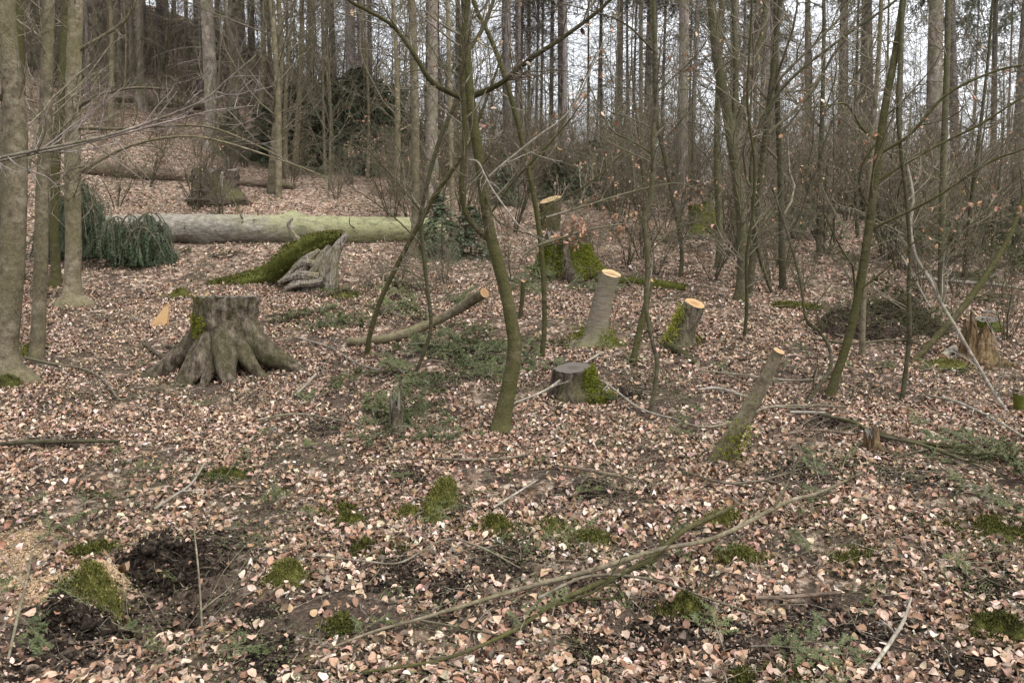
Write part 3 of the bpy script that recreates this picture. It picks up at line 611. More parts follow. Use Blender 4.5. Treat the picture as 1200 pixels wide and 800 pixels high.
hero('beech_tree', 'sawn-ringed slim trunk standing before the pale fallen log at right',
     [(1103, 352, 14), (1103, 330, 11), (1104, 260, 10.5), (1106, 180, 10), (1110, 60, 9), (1112, -150, 5)], mat='beech_dark', tw=(20, 7), start=.25, roots=((.2, .7), (3.4, .6)), leafn=20)
hero('beech_tree', 'slim grey-green trunk rising behind the right end of the long log beside the centre beech',
     [(530, 285, 9), (530, 240, 8), (528, 150, 8), (526, 60, 7.5), (524, -40, 6), (522, -200, 3)], mat='beech', tw=(14, 6), start=.3)
# a tree just outside the view whose dead branch reaches in
hero('beech_tree', 'bare forked branch reaching in low from beyond the left edge',
     [(-120, 640, 60), (-118, 500, 52), (-115, 300, 50), (-120, 100, 46), (-125, -200, 40), (-130, -500, 30)], mat='spruce', tw=(0, 0), roots=((0, .6), (2, .6)), rooth=.15, lean=0,
     branches=[([(-116, 222, 10), (-40, 196, 7), (0, 185, 6), (60, 173, 5.5), (130, 158, 5), (190, 138, 4), (238, 118, 3.4), (265, 95, 3), (300, 65, 2)], .2), ([(-116, 222, 7), (0, 189, 5), (80, 172, 4.5), (140, 158, 4), (200, 142, 3.6), (250, 130, 3), (297, 124, 2)], .5)], btw=(14, 4), twm='fartwig')

# ------------------------------------------------------------------ stumps and sawn stems
def stump(name, label, cx, base_row, w_top, w_base, top, mat, cutm, roots, rooth=.15, tilt=0, tiltf=0, lean=(0, 0), sides=48, rough=.07, groove=.1, extra=(), moss=0, broken=0, cut_tilt=(0, 0), d=None):
    """upright stump; top = pixel rows of height"""
    b = gp(cx, base_row); d = b[1]
    h = width(top, d); rt, rb = width(w_top, d)/2, width(w_base, d)/2
    n = 60; s = np.linspace(-.4, h, n)
    f = np.clip(s/h, 0, 1)
    P = np.stack([lean[0]*f*h + 0*s, lean[1]*f*h + 0*s, s], 1); r = rt + (rb-rt)*np.exp(-np.maximum(s, 0)/(h*.35))
    V, q, top_, _ = stem(P, r, sides, rough, roots, rooth, 2, seed=cx*.13, groove=groove, base_z=0, rp=14, fine=.11)
    # saw cut plane: shear the upper rings
    Vr = V.reshape(n, sides, 3)
    c = P[-1]
    for j in range(n):
        k = max(0, (j-n*.55)/(n*.45)); 
        dx = Vr[j, :, 0]-P[j, 0]; dy = Vr[j, :, 1]-P[j, 1]
        Vr[j, :, 2] += k*(dx*cut_tilt[0] + dy*cut_tilt[1])
        if broken: Vr[j, :, 2] += k*broken*(fbm(np.arange(sides)*.45, cx*.3)-.4)
    top_ = Vr[-1].copy()
    root = empty(name, b, label, 'tree stump')
    put('bark', mk_mesh('bark', Vr.reshape(-1, 3), q), M[mat], root)
    cc = top_.mean(0); v, f2 = disc(top_-cc, -.004, 8, .012 if not broken else .05, cx)
    put('cut_face', mk_mesh('cut_face', v, f2), M[cutm], root, loc=cc)
    for (rows, w0, w1) in extra:
        pts = [gp(a, bb) for a, bb in rows]; pts = np.array(pts)-b; pts[:, 2] += np.linspace(1.1, .0, len(pts))*width(w0, d)
        Q = spline(np.c_[pts, np.linspace(width(w0, d), width(w1, d), len(pts))/2], 16)
        v, q, _, _ = stem(Q[:, :3], Q[:, 3], 10, .12, seed=rows[0][0]); put('root', mk_mesh('root', v, q), M[mat], root)
    return root, b, d, Vr+b
def fuzz(name, pts, nrmv, n, ln, mat, parent, base, wid=.25, kind='stuff'):
    i = rng.integers(len(pts), size=n); j = rng.integers(len(pts), size=n)
    p = pts[i]; nn_ = nrm(nrmv[i]*1.0+rng.normal(size=(n, 3))*.55); t = nrm(np.cross(nn_, rng.normal(size=(n, 3))))
    p = p + rng.normal(size=(n, 3))*.012
    L = ln*rng.uniform(.5, 1.4, n)[:, None]
    V = np.stack([p-t*L*wid, p+t*L*wid, p+nn_*L], 1)-base
    return put(name, mk_mesh(name, V.reshape(-1, 3), np.arange(3*n).reshape(-1, 3), False), mat, parent, kind=kind)
def moss_patch(root, b, Vr, a0, a1, j0, j1, n, ln=.018, thr=.5, sc=7, mat='moss'):   # moss clinging to part of a stem's surface
    sub = Vr[j0:j1][:, a0:a1].reshape(-1, 3); cen = Vr[j0:j1].mean(1, keepdims=True)
    nv = nrm((Vr[j0:j1]-cen)[:, a0:a1].reshape(-1, 3))
    k = fbm(sub[:, 0]*sc, sub[:, 1]*sc, sub[:, 2]*sc) > thr-.08
    if k.sum() < 4: k[:] = True
    # densify between neighbours
    p = sub[k]; v = nv[k]; m = 12
    s = np.linalg.norm(Vr[1, 0]-Vr[0, 0])+.01
    p = np.repeat(p, m, 0)+rng.normal(size=(len(p)*m, 3))*s*.5*(1-np.abs(np.repeat(v, m, 0))*.8)
    return fuzz('moss', p, np.repeat(v, m, 0), n, ln, M[mat], root, np.array(b))
S1 = stump('tree_stump', 'large mossy spruce stump with spreading roots and pale splinter on top', 266, 432, 68, 78, 84, 'stump', 'cut_grey',
           [(4.72, .05)], .30, sides=128, rough=.10, groove=.22, cut_tilt=(0, .02), broken=.05,
           extra=[([(215, 418), (195, 425), (180, 415), (165, 400)], 10, 4), ([(225, 425), (205, 412), (190, 410), (150, 425)], 7, 3)])
for ph, L_, r0_, z0_ in [(3.30, .80, .17, .46), (3.85, .50, .13, .40), (4.30, .62, .15, .50), (4.72, .52, .11, .42), (5.14, .62, .17, .56), (5.62, .60, .13, .40), (5.98, 1.0, .17, .46), (.4, .7, .15, .4), (1.5, .6, .15, .4), (2.6, .7, .15, .4)]:
    b = S1[1]; k_ = np.linspace(0, 1, 7); rad = .19+k_*L_; th = ph+.12*np.sin(k_*4+ph*3)
    X, Y = np.cos(th)*rad, np.sin(th)*rad; Zg = H(b[0]+X, b[1]+Y)-b[2]
    Z = z0_*(1-k_)**1.7*1.15 + Zg*np.minimum(1, k_*1.5) - .035*k_; Z[0] += .05
    Q = spline(np.c_[X, Y, Z, r0_*(1-.72*k_)*(1+.15*np.sin(k_*7+ph))], 26)
    v, q, _, _ = stem(Q[:, :3], Q[:, 3], 22, .22, seed=ph*9, groove=.3, fine=.10); put('root', mk_mesh('root', v, q), M['stump'], S1[0])
moss_patch(S1[0], S1[1], S1[3], 62, 92, 22, 50, 6500, .02, .44, 5, 'moss_bright')
moss_patch(S1[0], S1[1], S1[3], 100, 126, 20, 34, 1500, .018, .58, 5)
moss_patch(S1[0], S1[1], S1[3], 70, 110, 48, 60, 1800, .013, .5, 6)
def wedge(name, label, px, row, w, h, mat, parent=None, cat='wood splinter', d=None, z=0):
    b = gp(px, row) if d is None else at(px, row, d); d = b[1]; W, Hh = width(w, d), width(h, d)
    pr_ = np.array([(-.55, 0), (-.35, .25), (.15, .72), (.42, 1.0), (.5, .95), (.47, .5), (.42, 0), (0, -.08)])
    pr_ = np.c_[pr_[:, 0]*W, pr_[:, 1]*Hh]; n = len(pr_); th = W*.18
    V = np.concatenate([np.c_[pr_[:, 0], np.full(n, -th)+pr_[:, 1]*.2, pr_[:, 1]], np.c_[pr_[:, 0], np.full(n, th)-pr_[:, 1]*.1, pr_[:, 1]*.97]])
    Fs = [np.array([list(range(n))]), np.array([list(range(2*n-1, n-1, -1))]), np.array([(i, i+n, (i+1) % n+n, (i+1) % n) for i in range(n)])[:, ::-1]]
    if parent is None: return put(name, mk_mesh(name, V, Fs, False), mat, None, label, cat, loc=b-[0, 0, .01])
    return put(name, mk_mesh(name, V, Fs, False), mat, parent, loc=b-np.array(parent.location)+[0, 0, z])
wedge('split_wood_wedge', 'pale pointed wedge of freshly split wood left of the large stump', 188, 382, 20, 29, M['cut_orange'], cat='wood wedge')
wedge('splinter', None, 240, 353, 8, 13, M['cut'], S1[0], d=S1[1][1]+.05)
S2 = stump('tree_stump', 'low weathered stump with a grey top and mossy right flank', 671, 462, 42, 60, 32, 'stump_dark', 'cut_grey', [(4.2, .5), (4.9, .3), (5.5, .6), (6.1, .9), (3.2, .6), (1.5, .4)], .14, cut_tilt=(.06, .22), rough=.1, groove=.25, sides=72)
moss_patch(S2[0], S2[1], S2[3], 60, 72, 22, 60, 4500, .022, .3, 6, 'moss_bright')
moss_patch(S2[0], S2[1], S2[3], 0, 8, 22, 60, 1500, .022, .3, 6)
def sawn(name, label, rows, lean, mat, cutm, roots=(), rooth=.1, sides=40, groove=.04, cut_n=None, mossy=None, rough=.05):
    b = gp(rows[0][0], rows[0][1]); P, r = pxpath(rows, b[1], b[1]+lean, 30)
    P = np.vstack([P[0]+(P[0]-P[1])*1.5-[0, 0, .08], P]); r = np.r_[r[0]*1.1, r]
    V, q, top, _ = stem(P-b, r, sides, rough, roots, rooth, 2, seed=rows[0][0]*.1, groove=groove, base_z=0, rp=6, fine=.03)
    n = len(P); Vr = V.reshape(n, sides, 3)
    if cut_n is not None:               # the plane of the saw cut
        cn = nrm(np.array(cut_n, float)); ax = nrm(P[-1]-P[-3]); c = P[-1]-b
        off = -((Vr[-1]-c)@cn)/(ax@cn); Vr[-1] += off[:, None]*ax; Vr[-2] += (off*.6)[:, None]*ax; Vr[-3] += (off*.25)[:, None]*ax
    root = empty(name, b, label, 'tree stump' if 'stump' in name else 'cut sapling'); put('bark', mk_mesh('bark', Vr.reshape(-1, 3), q), M[mat], root)
    t = Vr[-1]; cc = t.mean(0); v, f2 = disc(t-cc, -.002, 9, .014, rows[0][0]); put('cut_face', mk_mesh('cut_face', v, f2), M[cutm], root, loc=cc)
    if mossy:
        for a0, a1, j0, j1, nn_, thr in mossy: moss_patch(root, b, Vr+b, a0, a1, j0, j1, nn_, .02, thr, 7, 'moss_bright')
    return root, b, Vr+b
sawn('tree_stump', 'tall leaning sawn grey stem with a pale round top and mossy roots', [(696, 404, 34), (698, 392, 27), (701, 375, 24), (707, 348, 23), (712, 332, 23), (716.5, 320, 23)], -.12, 'graybeech', 'cut',
     [(.1, 1.0), (3.3, .8), (4.9, .35), (5.8, .5)], .09, cut_n=(.22, -.40, .9), mossy=[(32, 40, 0, 9, 1500, .3), (0, 5, 0, 9, 1200, .3), (17, 24, 0, 8, 1500, .3)])
sawn('tree_stump', 'short leaning sawn trunk with orange cut top and bright moss on its left side', [(797, 404, 32), (799, 395, 27), (804, 378, 25), (810, 363, 24), (814, 355, 23)], -.05, 'stump', 'cut_orange',
     [(.2, .6), (3.4, .5), (5, .3)], .09, cut_n=(.25, -.42, .88), groove=.15, mossy=[(14, 27, 2, 22, 3500, .35), (0, 5, 0, 6, 900, .3)])
sawn('tree_stump', 'bare bent sawn pole leaning right alone among the leaves, moss on its foot', [(843, 538, 23), (850, 524, 21), (862, 505, 19.5), (874, 485, 18), (887, 463, 16.5), (898, 441, 15), (906, 424, 14.5), (913, 411, 14)], -.25, 'beech', 'cut',
     [(3.6, .3), (.2, .2)], .06, cut_n=(.3, -.4, .85), mossy=[(28, 37, 4, 12, 900, .35)], groove=.02)
S6 = stump('tree_stump', 'pale-topped tall stump with slanting fresh cut behind the slender curving sapling', 645, 268, 24, 28, 34, 'beech_green', 'cut', [(4, .3), (5.5, .3)], .2, cut_tilt=(.3, .34), sides=40)
S7 = stump('tree_stump', 'bright moss-covered old stump with broad roots behind the sawn stems', 664, 322, 46, 56, 42, 'stump', 'cut_grey', [(4.0, .9), (5.0, .7), (5.8, 1.3), (3.2, .7)], .28, sides=64, rough=.14, groove=.4, broken=.35)
moss_patch(S7[0], S7[1], S7[3], 28, 46, 20, 50, 9000, .03, .2, 4, 'moss_bright'); moss_patch(S7[0], S7[1], S7[3], 50, 64, 18, 50, 9000, .03, .2, 4, 'moss_bright')
S9 = stump('tree_stump', 'tiny rotten brown stump half buried in spruce sprigs', 463, 510, 12, 28, 26, 'stump', 'cut_grey', [(4.4, .5), (5.5, .4), (3, .4)], .06, sides=32, broken=.5, groove=.4, rough=.15)
S10 = stump('tree_stump', 'small ragged brown stub among fallen branches at right', 1021, 528, 17, 22, 19, 'orangewood', 'cut_grey', [(4, .4), (5.5, .5)], .05, sides=32, broken=.3, groove=.3)
S11 = stump('tree_stump', 'freshly cut mossy stub cropped by the right edge', 1198, 484, 20, 22, 20, 'stump_moss', 'cut_pale', [(4, .3)], .06, sides=32, cut_tilt=(-.35, .1))
S12 = stump('tree_stump', 'crumbling orange-brown rotten stump with mossy foot near the right edge', 1145, 424, 30, 46, 32, 'orangewood', 'orangewood', [(5.6, 1.2), (4.6, .6), (3.4, .5)], .16, cut_tilt=(-.7, .2), sides=56, broken=1.0, groove=.5, rough=.18)
moss_patch(S12[0], S12[1], S12[3], 28, 40, 18, 28, 2000, .022, .3, 5)
S13 = stump('tree_stump', 'old grey stump with a pale split, uphill behind the long log', 256, 237, 44, 56, 34, 'stump_dark', 'cut_grey', [(4, .5), (5.4, .5), (3.2, .7), (6, .8), (4.7, .3)], .3, sides=48, broken=.3, groove=.3)
wedge('splinter', None, 256, 235, 10, 34, M['palewood'], S13[0], d=S13[1][1]-.55)
S14 = stump('tree_stump', 'mossy low stump in the undergrowth at far right behind the rotten stump', 1157, 388, 24, 30, 14, 'stump_moss', 'cut_grey', [(4, .4), (5.6, .5)], .1, sides=36, cut_tilt=(.15, .3))
moss_patch(S14[0], S14[1], S14[3], 18, 34, 20, 50, 1500, .022, .3, 5)
S15 = stump('tree_stump', 'mossy stump by the grey trunk left of the twin-stemmed beech', 825, 272, 34, 42, 30, 'stump_moss', 'cut_grey', [(4, .4), (5.6, .5)], .2, sides=36, broken=.2)
# cut sapling stakes
def stake(label, rows, lean=0, mat='beech_green', cutm='cut_orange'): return sawn('cut_sapling', label, rows, lean, mat, cutm, (), .05, 10, 0, (.3, -.5, .8))
stake('thin sawn sapling stake left of the wavy dark sapling', [(742, 427, 9), (747, 398, 8), (756, 362, 7.5), (763, 328, 7)])
stake('short thin cut stake with an orange tip right of the centre beech', [(609, 374, 5), (612, 350, 5), (613, 329, 5)])
# ------------------------------------------------------------------ logs and fallen branches
def lie(rows, lift=0.0, n=40, sag=None):   # a limb lying on the ground; rows (column,row,width)
    pts = []
    for r_ in rows:
        g_ = gp(r_[0], r_[1]); w = width(r_[2], g_[1])/2; up_ = r_[3] if len(r_) > 3 else 0
        pts.append(np.r_[g_+[0, 0, w*.85+lift+up_], w])
    q = spline(pts, n); return q[:, :3], np.maximum(q[:, 3], .001)
def log(name, label, rows, mat, ends=('cut_grey', 'cut_grey'), sides=28, rough=.05, cat='log', group=None, groove=.05, lift=0, n=40, kn=4):
    P, r = lie(rows, lift, n); b = P[0]*.5+P[-1]*.5; b[2] = float(H(b[0], b[1]))
    V, q, t, o = stem(P-b, r, sides, rough, (), .1, kn, seed=rows[0][0]*.07, groove=groove, fine=.035)
    root = empty(name, b, label, cat, group); put('bark', mk_mesh('bark', V, q), M[mat], root)
    for ring, mt in ((t, ends[1]), (o[::-1], ends[0])):
        if mt: cc = ring.mean(0); v, f2 = disc(ring-cc, -.002, 6, .008); put('cut_face', mk_mesh('cut_face', v, f2), M[mt], root, loc=cc)
    return root, b, P, r
def logmat():
    m, nt, b = newmat('algae_log_bark', .9, .15); tc = nd(nt, 'ShaderNodeTexCoord'); oc = tc.outputs['Object']
    sx = nd(nt, 'ShaderNodeSeparateXYZ'); nt.links.new(oc, sx.inputs[0])
    a = nz(nt, oc, 9, 6, .7, (.8, 2, 2)); fine = nz(nt, oc, 45, 4, .7)
    c = ramp(nt, a, [(.3, (.09, .08, .064)), (.5, (.19, .172, .14)), (.66, (.34, .315, .265))])
    g = mix(nt, fine, (.15, .15, .068), (.36, .35, .20))
    f = mth(nt, 'ADD', mth(nt, 'MULTIPLY', sx.outputs[0], .28), mth(nt, 'MULTIPLY', nz(nt, oc, 4, 5, .7), 1.6))
    f = mth(nt, 'ADD', f, mth(nt, 'MULTIPLY', sx.outputs[2], .6))
    g = mix(nt, mth(nt, 'MULTIPLY', sstep(nt, nz(nt, oc, 6, 5, .75, (.6, 2, 2)), .46, .62), .75), g, (.10, .095, .06))
    c = mix(nt, sstep(nt, f, .55, 1.35), c, g)
    c = mix(nt, .4, c, ramp(nt, fine, [(.3, (.5, .48, .46)), (.7, (1.2, 1.2, 1.2))]), 'MULTIPLY')
    nt.links.new(c, b.inputs['Base Color']); bump(nt, b, mth(nt, 'ADD', a, mth(nt, 'MULTIPLY', fine, .5)), 1, .02); return m
M['log1'] = logmat()
L1 = log('fallen_log', 'long thick felled spruce log, grey at one end and yellow-green along the rest', [(128, 284, 33), (200, 283, 34), (300, 283, 33), (400, 284, 32), (518, 284, 30)], 'log1', sides=40, rough=.03, n=80, kn=8)
for k in range(16):
    t_ = rng.uniform(.05, .95); i = int(t_*79); p0 = L1[2][i]; a_ = rng.uniform(-.5, 2.2); dr = np.array([rng.normal()*.25, -math.cos(a_), math.sin(a_)]); q = p0+dr*L1[3][i]*.85; L_ = rng.uniform(.08, .4)*(1 if k > 4 else 2)
    Q = np.array([q, q+dr*L_*.5+rng.normal(size=3)*.02, q+dr*L_+rng.normal(size=3)*.05]); v, f = tubes(spline(Q, 6)[None]-L1[1], np.linspace(.02, .007, 6)[None], 6); put('branch_stub', mk_mesh('branch_stub', v, f), M['twig'], L1[0])
log('fallen_log', 'brown fallen trunk lying across the slope above the long log', [(96, 203, 15), (150, 208, 16), (200, 211, 14), (240, 214, 12), (345, 222, 8)], 'logbrown')
log('fallen_log', 'dark brown log high on the left slope below the dense spruce stand', [(135, 119, 7), (180, 124, 10), (240, 130, 8)], 'logbrown')
log('fallen_log', 'pale slim log lying in the green undergrowth near the right edge', [(1076, 267, 8), (1140, 272, 8), (1215, 277, 7)], 'palewood', ('cut_pale', 'cut_pale'))
log('fallen_log', 'short pale log lying among shrubs behind the leaning mossy beech', [(955, 247, 8), (985, 250, 8), (1012, 256, 7)], 'palewood', ('cut_pale', 'cut_pale'))
ml = log('mossy_log', 'thin moss-covered log behind the two sawn stems', [(700, 330, 7), (735, 333, 9), (770, 338, 11), (803, 341, 7)], 'mosslog', (None, None), rough=.12)
ml2 = log('mossy_log', 'short moss-covered log right of the stout twin-stemmed beech', [(908, 361, 6), (930, 362, 8), (962, 364, 5)], 'mosslog', (None, None), rough=.12)
for q_ in (ml, ml2):
    P, r = q_[2], q_[3]; p = np.repeat(P, 40, 0); v = rng.normal(size=p.shape); v[:, 2] = np.abs(v[:, 2]); v = nrm(v)
    fuzz('moss', p+v*np.repeat(r, 40)[:, None]*.95, v, 3000, .025, M['moss'], q_[0], q_[1])
log('mossy_log', 'stubby pale and mossy billet beside the short orange-topped sawn trunk', [(781, 407, 8), (798, 418, 10), (817, 431, 7)], 'beech_green', ('cut_pale', 'cut_pale'))
log('billet', 'small white-ended billet at the foot of the rotten orange stump', [(1104, 422, 9), (1118, 412, 8)], 'palewood', ('cut_orange', 'cut_pale'))
log('wood_chip', 'pale wood chip lying above the rotten orange stump', [(1152, 367, 4), (1164, 370, 5), (1172, 372, 2)], 'palewood', (None, None), cat='wood chip')
br_ = log('sawn_branch', 'bent sawn branch with bright orange cut end rising from the leaves', [(408, 404, 9), (425, 405, 10.5), (455, 403, 11.5, .02), (485, 397, 11, .06), (515, 394, 10.5, .18), (540, 397, 11.5, .36), (558, 405, 12, .56), (568, 411, 11.5, .68)], 'beech', ('cut_grey', 'cut_orange'), cat='branch', rough=.08)
def fallen(label, rows, mat='twig', subs=3, cat='branch', name='fallen_branch', group=None, lift=.045, sub=.3, twn=2, leaf=0):
    P, r = lie(rows, lift, 40); r = r*.85; b = P[len(P)//2].copy(); b[2] = float(H(b[0], b[1]))
    root = empty(name, b, label, cat, group)
    V, q, _, _ = stem(P-b, r, 8, .08, seed=rows[0][0]*.05); put('main_stem', mk_mesh('main_stem', V, q), M[mat], root)
    if subs:
        Pb = spline(np.c_[P, r], 20)
        Q, Rq = grow(Pb[None, :, :3], Pb[None, :, 3], subs, (20, 50), sub, .6, 7, .15, .95, .02, .08, .003, .35, .4)
        g_ = H(Q[..., 0], Q[..., 1])+.015; Q[..., 2] = np.maximum(Q[..., 2], g_)
        for a, c in zip(Q, Rq):
            v, f = tubes(a[None]-b, c[None], 6); put('side_branch', mk_mesh('side_branch', v, f), M[mat], root)
        if twn:
            Q2, R2 = grow(Q, Rq, twn*2, (25, 55), .5, .6, 5, .2, 1, .0, .12, .002, .35, .4); Q2[..., 2] = np.maximum(Q2[..., 2], H(Q2[..., 0], Q2[..., 1])+.012)
            v, f = tubes(Q2-b, R2, 3); put('twigs', mk_mesh('twigs', v, f), M[mat], root, kind='stuff')
    return root
fallen('long thin grey-green branch lying diagonally across the front of the clearing', [(385, 772, 2.5), (440, 752, 4), (500, 735, 5), (600, 705, 7), (690, 690, 8, .04), (770, 668, 7, .06), (840, 650, 7, .05), (920, 610, 6, .06), (960, 592, 5, .03), (1010, 562, 3)], 'beech', 4, sub=.2)
fallen('snapped green branch with a torn pale tip crossing under the long diagonal branch', [(425, 800, 4), (520, 785, 5), (600, 752, 6), (650, 720, 7), (700, 696, 8), (760, 668, 8), (800, 644, 8, .05), (850, 625, 6, .09), (865, 617, 2, .1)], 'beech_green', 3, sub=.25)
fallen('thin dark branch curving right from where the front branches cross', [(630, 712, 5), (690, 695, 4.5, .04), (760, 700, 4, .05), (830, 712, 3.5), (900, 735, 2)], 'twig', 2)
fallen('grey forked branch lying among leaves right of the bent sawn pole', [(965, 494, 5), (1000, 503, 5.5), (1030, 518, 5.5), (1080, 530, 5), (1130, 548, 4.5), (1185, 572, 3)], 'beech_dark', 4, sub=.3)
fallen('greenish branch lying beyond the small ragged stub at right', [(1020, 512, 5), (1060, 524, 6), (1110, 530, 5), (1162, 528, 3)], 'beech_green', 3)
fallen('pale stick lying by the grey forked branch', [(925, 490, 4), (945, 491, 5), (968, 491, 4)], 'palewood', 0)
fallen('thin dark branch trailing left of the bent sawn pole', [(800, 503, 3), (830, 508, 4), (865, 500, 4), (900, 484, 3.5), (950, 482, 3), (990, 483, 2)], 'twig', 3)
fallen('short pale curved branch behind the bent sawn pole', [(818, 463, 3), (840, 462, 4.5), (868, 470, 5), (885, 475, 3)], 'palewood', 0)
fallen('brown stick lying on bare earth at the lower right', [(885, 712, 5), (920, 712, 6), (985, 706, 6)], 'logbrown', 1)
fallen('grey-barked stick standing out of the soil at the bottom right', [(1020, 800, 6), (1040, 775, 6, .02), (1058, 755, 5, .06), (1067, 738, 3, .12)], 'palewood', 1)
fallen('pale twig on the leaves left of the centre beech', [(578, 604, 3), (600, 590, 3), (630, 570, 2)], 'palewood', 1)
fallen('bleached straight twig lying on leaves below the large stump', [(180, 606, 4), (205, 590, 4), (225, 575, 3.5), (240, 550, 3)], 'palewood', 1)
fallen('dark branch on the leaves at the left edge above the sawdust', [(-5, 530, 6), (30, 527, 7), (80, 526, 6), (140, 525, 4)], 'beech_dark', 2)
fallen('thin branch lying below the left-edge trunks', [(30, 425, 4), (60, 432, 4.5), (95, 438, 4), (120, 450, 3.5), (140, 475, 2.5)], 'twig', 2)
fallen('straight twig lying on leaves in front of the centre beech', [(510, 545, 3), (545, 547, 4), (595, 545, 4), (625, 537, 3)], 'twig', 0)
fallen('mottled stick lying on leaves below the low grey-topped stump', [(655, 555, 4), (680, 558, 5), (715, 565, 5), (745, 570, 3)], 'logbrown', 2)
fallen('thin branch looping over the leaves left of the moss cushions', [(370, 660, 2.5), (430, 668, 3), (470, 675, 3, .03), (520, 652, 3, .05), (560, 655, 3, .03), (610, 675, 2)], 'twig', 2)
fallen('pair of upright grey sticks propped in the earth bank at lower left', [(238, 775, 3), (236, 735, 3, .06), (233, 700, 2.6, .12), (228, 665, 2, .2)], 'twig', 1, sub=.5)
fallen('twig leaning on the sawdust at the lower left', [(10, 785, 4), (22, 740, 4, .03), (32, 700, 4, .04), (38, 660, 3, .02)], 'twig', 2)
fallen('pale twigs crossing the low weathered stump', [(600, 480, 3), (640, 470, 3.5, .06), (672, 460, 3.5, .18), (705, 440, 3, .2)], 'palewood', 2)
fallen('long thin twig running right from the low weathered stump', [(672, 455, 3, .15), (710, 465, 3, .08), (750, 485, 3), (800, 500, 2)], 'palewood', 1)
fallen('arched root-like branch on leaves right of the large stump', [(345, 470, 3), (358, 458, 3.5), (370, 445, 4)], 'palewood', 0)
fallen('long dead branch lying in front of the pale log at right', [(1075, 330, 5), (1110, 335, 5), (1160, 338, 5), (1210, 345, 4)], 'palewood', 3)
fallen('thin pole slanting down through the brush at right', [(1040, 300, 3, .4), (1062, 330, 3, .25), (1090, 365, 2)], 'palewood', 2)
for lab, rows, mt in [('thin grey branch lying below the rotten orange stump', [(1090, 470, 3), (1120, 478, 4), (1160, 496, 4), (1200, 520, 3)], 'palewood'), ('forked twiggy branch lying right of the small ragged stub', [(1045, 545, 3), (1090, 535, 4), (1140, 540, 4), (1195, 530, 3)], 'beech_dark'),
                      ('brown branch lying on leaves between the bent sawn pole and the small stub', [(905, 520, 3), (950, 512, 4), (1000, 516, 4)], 'logbrown'), ('long thin branch lying behind the bent sawn pole', [(820, 440, 2.5), (870, 446, 3.5), (930, 452, 3.5), (990, 446, 2.5)], 'twig'),
                      ('dark branch lying across the leaves before the root mound', [(950, 402, 3), (1000, 408, 4), (1050, 404, 3.5), (1090, 412, 2.5)], 'beech_dark'), ('pale thin branch lying right of the large stump roots', [(345, 400, 2.5), (385, 412, 3), (420, 432, 3), (450, 440, 2)], 'palewood'),
                      ('thin branch lying on leaves left of the tiny rotten stump', [(300, 500, 3), (345, 492, 3.5), (400, 500, 3), (440, 512, 2)], 'twig'), ('crooked twig lying on leaves below the bent sawn pole', [(800, 560, 3), (850, 575, 3.5), (900, 572, 3), (940, 585, 2)], 'twig')]: fallen(lab, rows, mt, 4, sub=.35)
# limbs standing clear of the ground
def limb(label, rows, d0, d1, mat, name='leaning_branch', tw=(8, 3), leafn=0, flat=.8):
    P, r = pxpath(rows, d0, d1, 40); i = int(np.argmin(P[:, 2])); b = P[i].copy()
    root = empty(name, b, label, 'branch'); V, q, _, _ = stem(P-b, r, 8, .06, seed=rows[0][0]*.1); put('main_stem', mk_mesh('main_stem', V, q), M[mat], root)
    Pb = spline(np.c_[P, r], 20); Q, Rq = grow(Pb[None, :, :3], Pb[None, :, 3], tw[0], (30, 60), .22, .5, 6, .1, .98, .03, .15, .0025, flat, .3, rmax=.008)
    Q2, R2 = grow(Q, Rq, tw[1], (30, 60), .5, .6, 4, .2, 1, .02, .18, .0018, flat, .4)
    V, Fs = merge([tubes(Q-b, Rq, 4), tubes(Q2-b, R2, 3)]); put('twigs', mk_mesh('twigs', V, Fs), M[mat], root, kind='stuff')
    if leafn: dryleaves(Q2, leafn, .055, root, b)
    return root
g1 = gp(1190, 490)[1]
limb('bleached branch bowing down to the leaves near the right edge', [(1193, 492, 3), (1183, 485, 3.5), (1168, 465, 4), (1153, 440, 4), (1137, 413, 4), (1120, 383, 4), (1104, 357, 4), (1092, 331, 4), (1074, 302, 3.6), (1067, 268, 4), (1070, 230, 3.5), (1062, 190, 3)], g1, g1+1.0, 'palewood')
g1 = gp(1068, 424)[1]
limb('leaning olive pole rising right past the rotten orange stump', [(1068, 426, 8), (1090, 403, 8), (1115, 376, 8), (1140, 345, 8), (1165, 308, 7), (1185, 272, 6), (1205, 215, 4)], g1, g1+.6, 'beech_green')
g1 = gp(935, 470)[1]
limb('thin dark crooked sapling left of the mossy leaning beech', [(922, 492, 4), (940, 478, 4.5), (958, 455, 5), (973, 430, 5), (972, 408, 4.5), (960, 388, 4), (945, 375, 3.5), (938, 330, 3.5), (925, 280, 3), (905, 220, 2)], g1, g1+.3, 'beech_dark')
limb('bleached twig arching up right from the centre beech', [(573, 207, 2.4), (585, 196, 2.6), (605, 180, 2.6), (630, 160, 2.4), (660, 138, 2.1), (680, 110, 1.8), (692, 82, 1.8), (712, 40, 1)], 6.9, 6.6, 'palewood', tw=(7, 3))
limb('bleached twig drooping right from the centre beech', [(549, 187, 1.8), (560, 190, 2.2), (568, 205, 2.2), (577, 222, 2), (592, 243, 1.9), (612, 268, 1.6), (640, 282, 1)], 6.9, 6.6, 'palewood', tw=(6, 3))
g1 = gp(640, 300)[1]
limb('twigs holding a cluster of pale dry beech leaves above the mossy stump', [(612, 300, 3), (630, 288, 3), (655, 280, 3), (680, 272, 2.5), (705, 266, 2), (735, 262, 1.5)], 8.6, 8.2, 'twig', tw=(12, 5), leafn=110, name='leafy_branch')
limb('twigs with scattered dry leaves hanging before the distant shrubs right of centre', [(640, 255, 3), (690, 240, 2.5), (740, 225, 2.5), (790, 215, 2), (820, 222, 1.5)], 13.5, 14, 'twig', tw=(14, 5), leafn=150, name='leafy_branch')
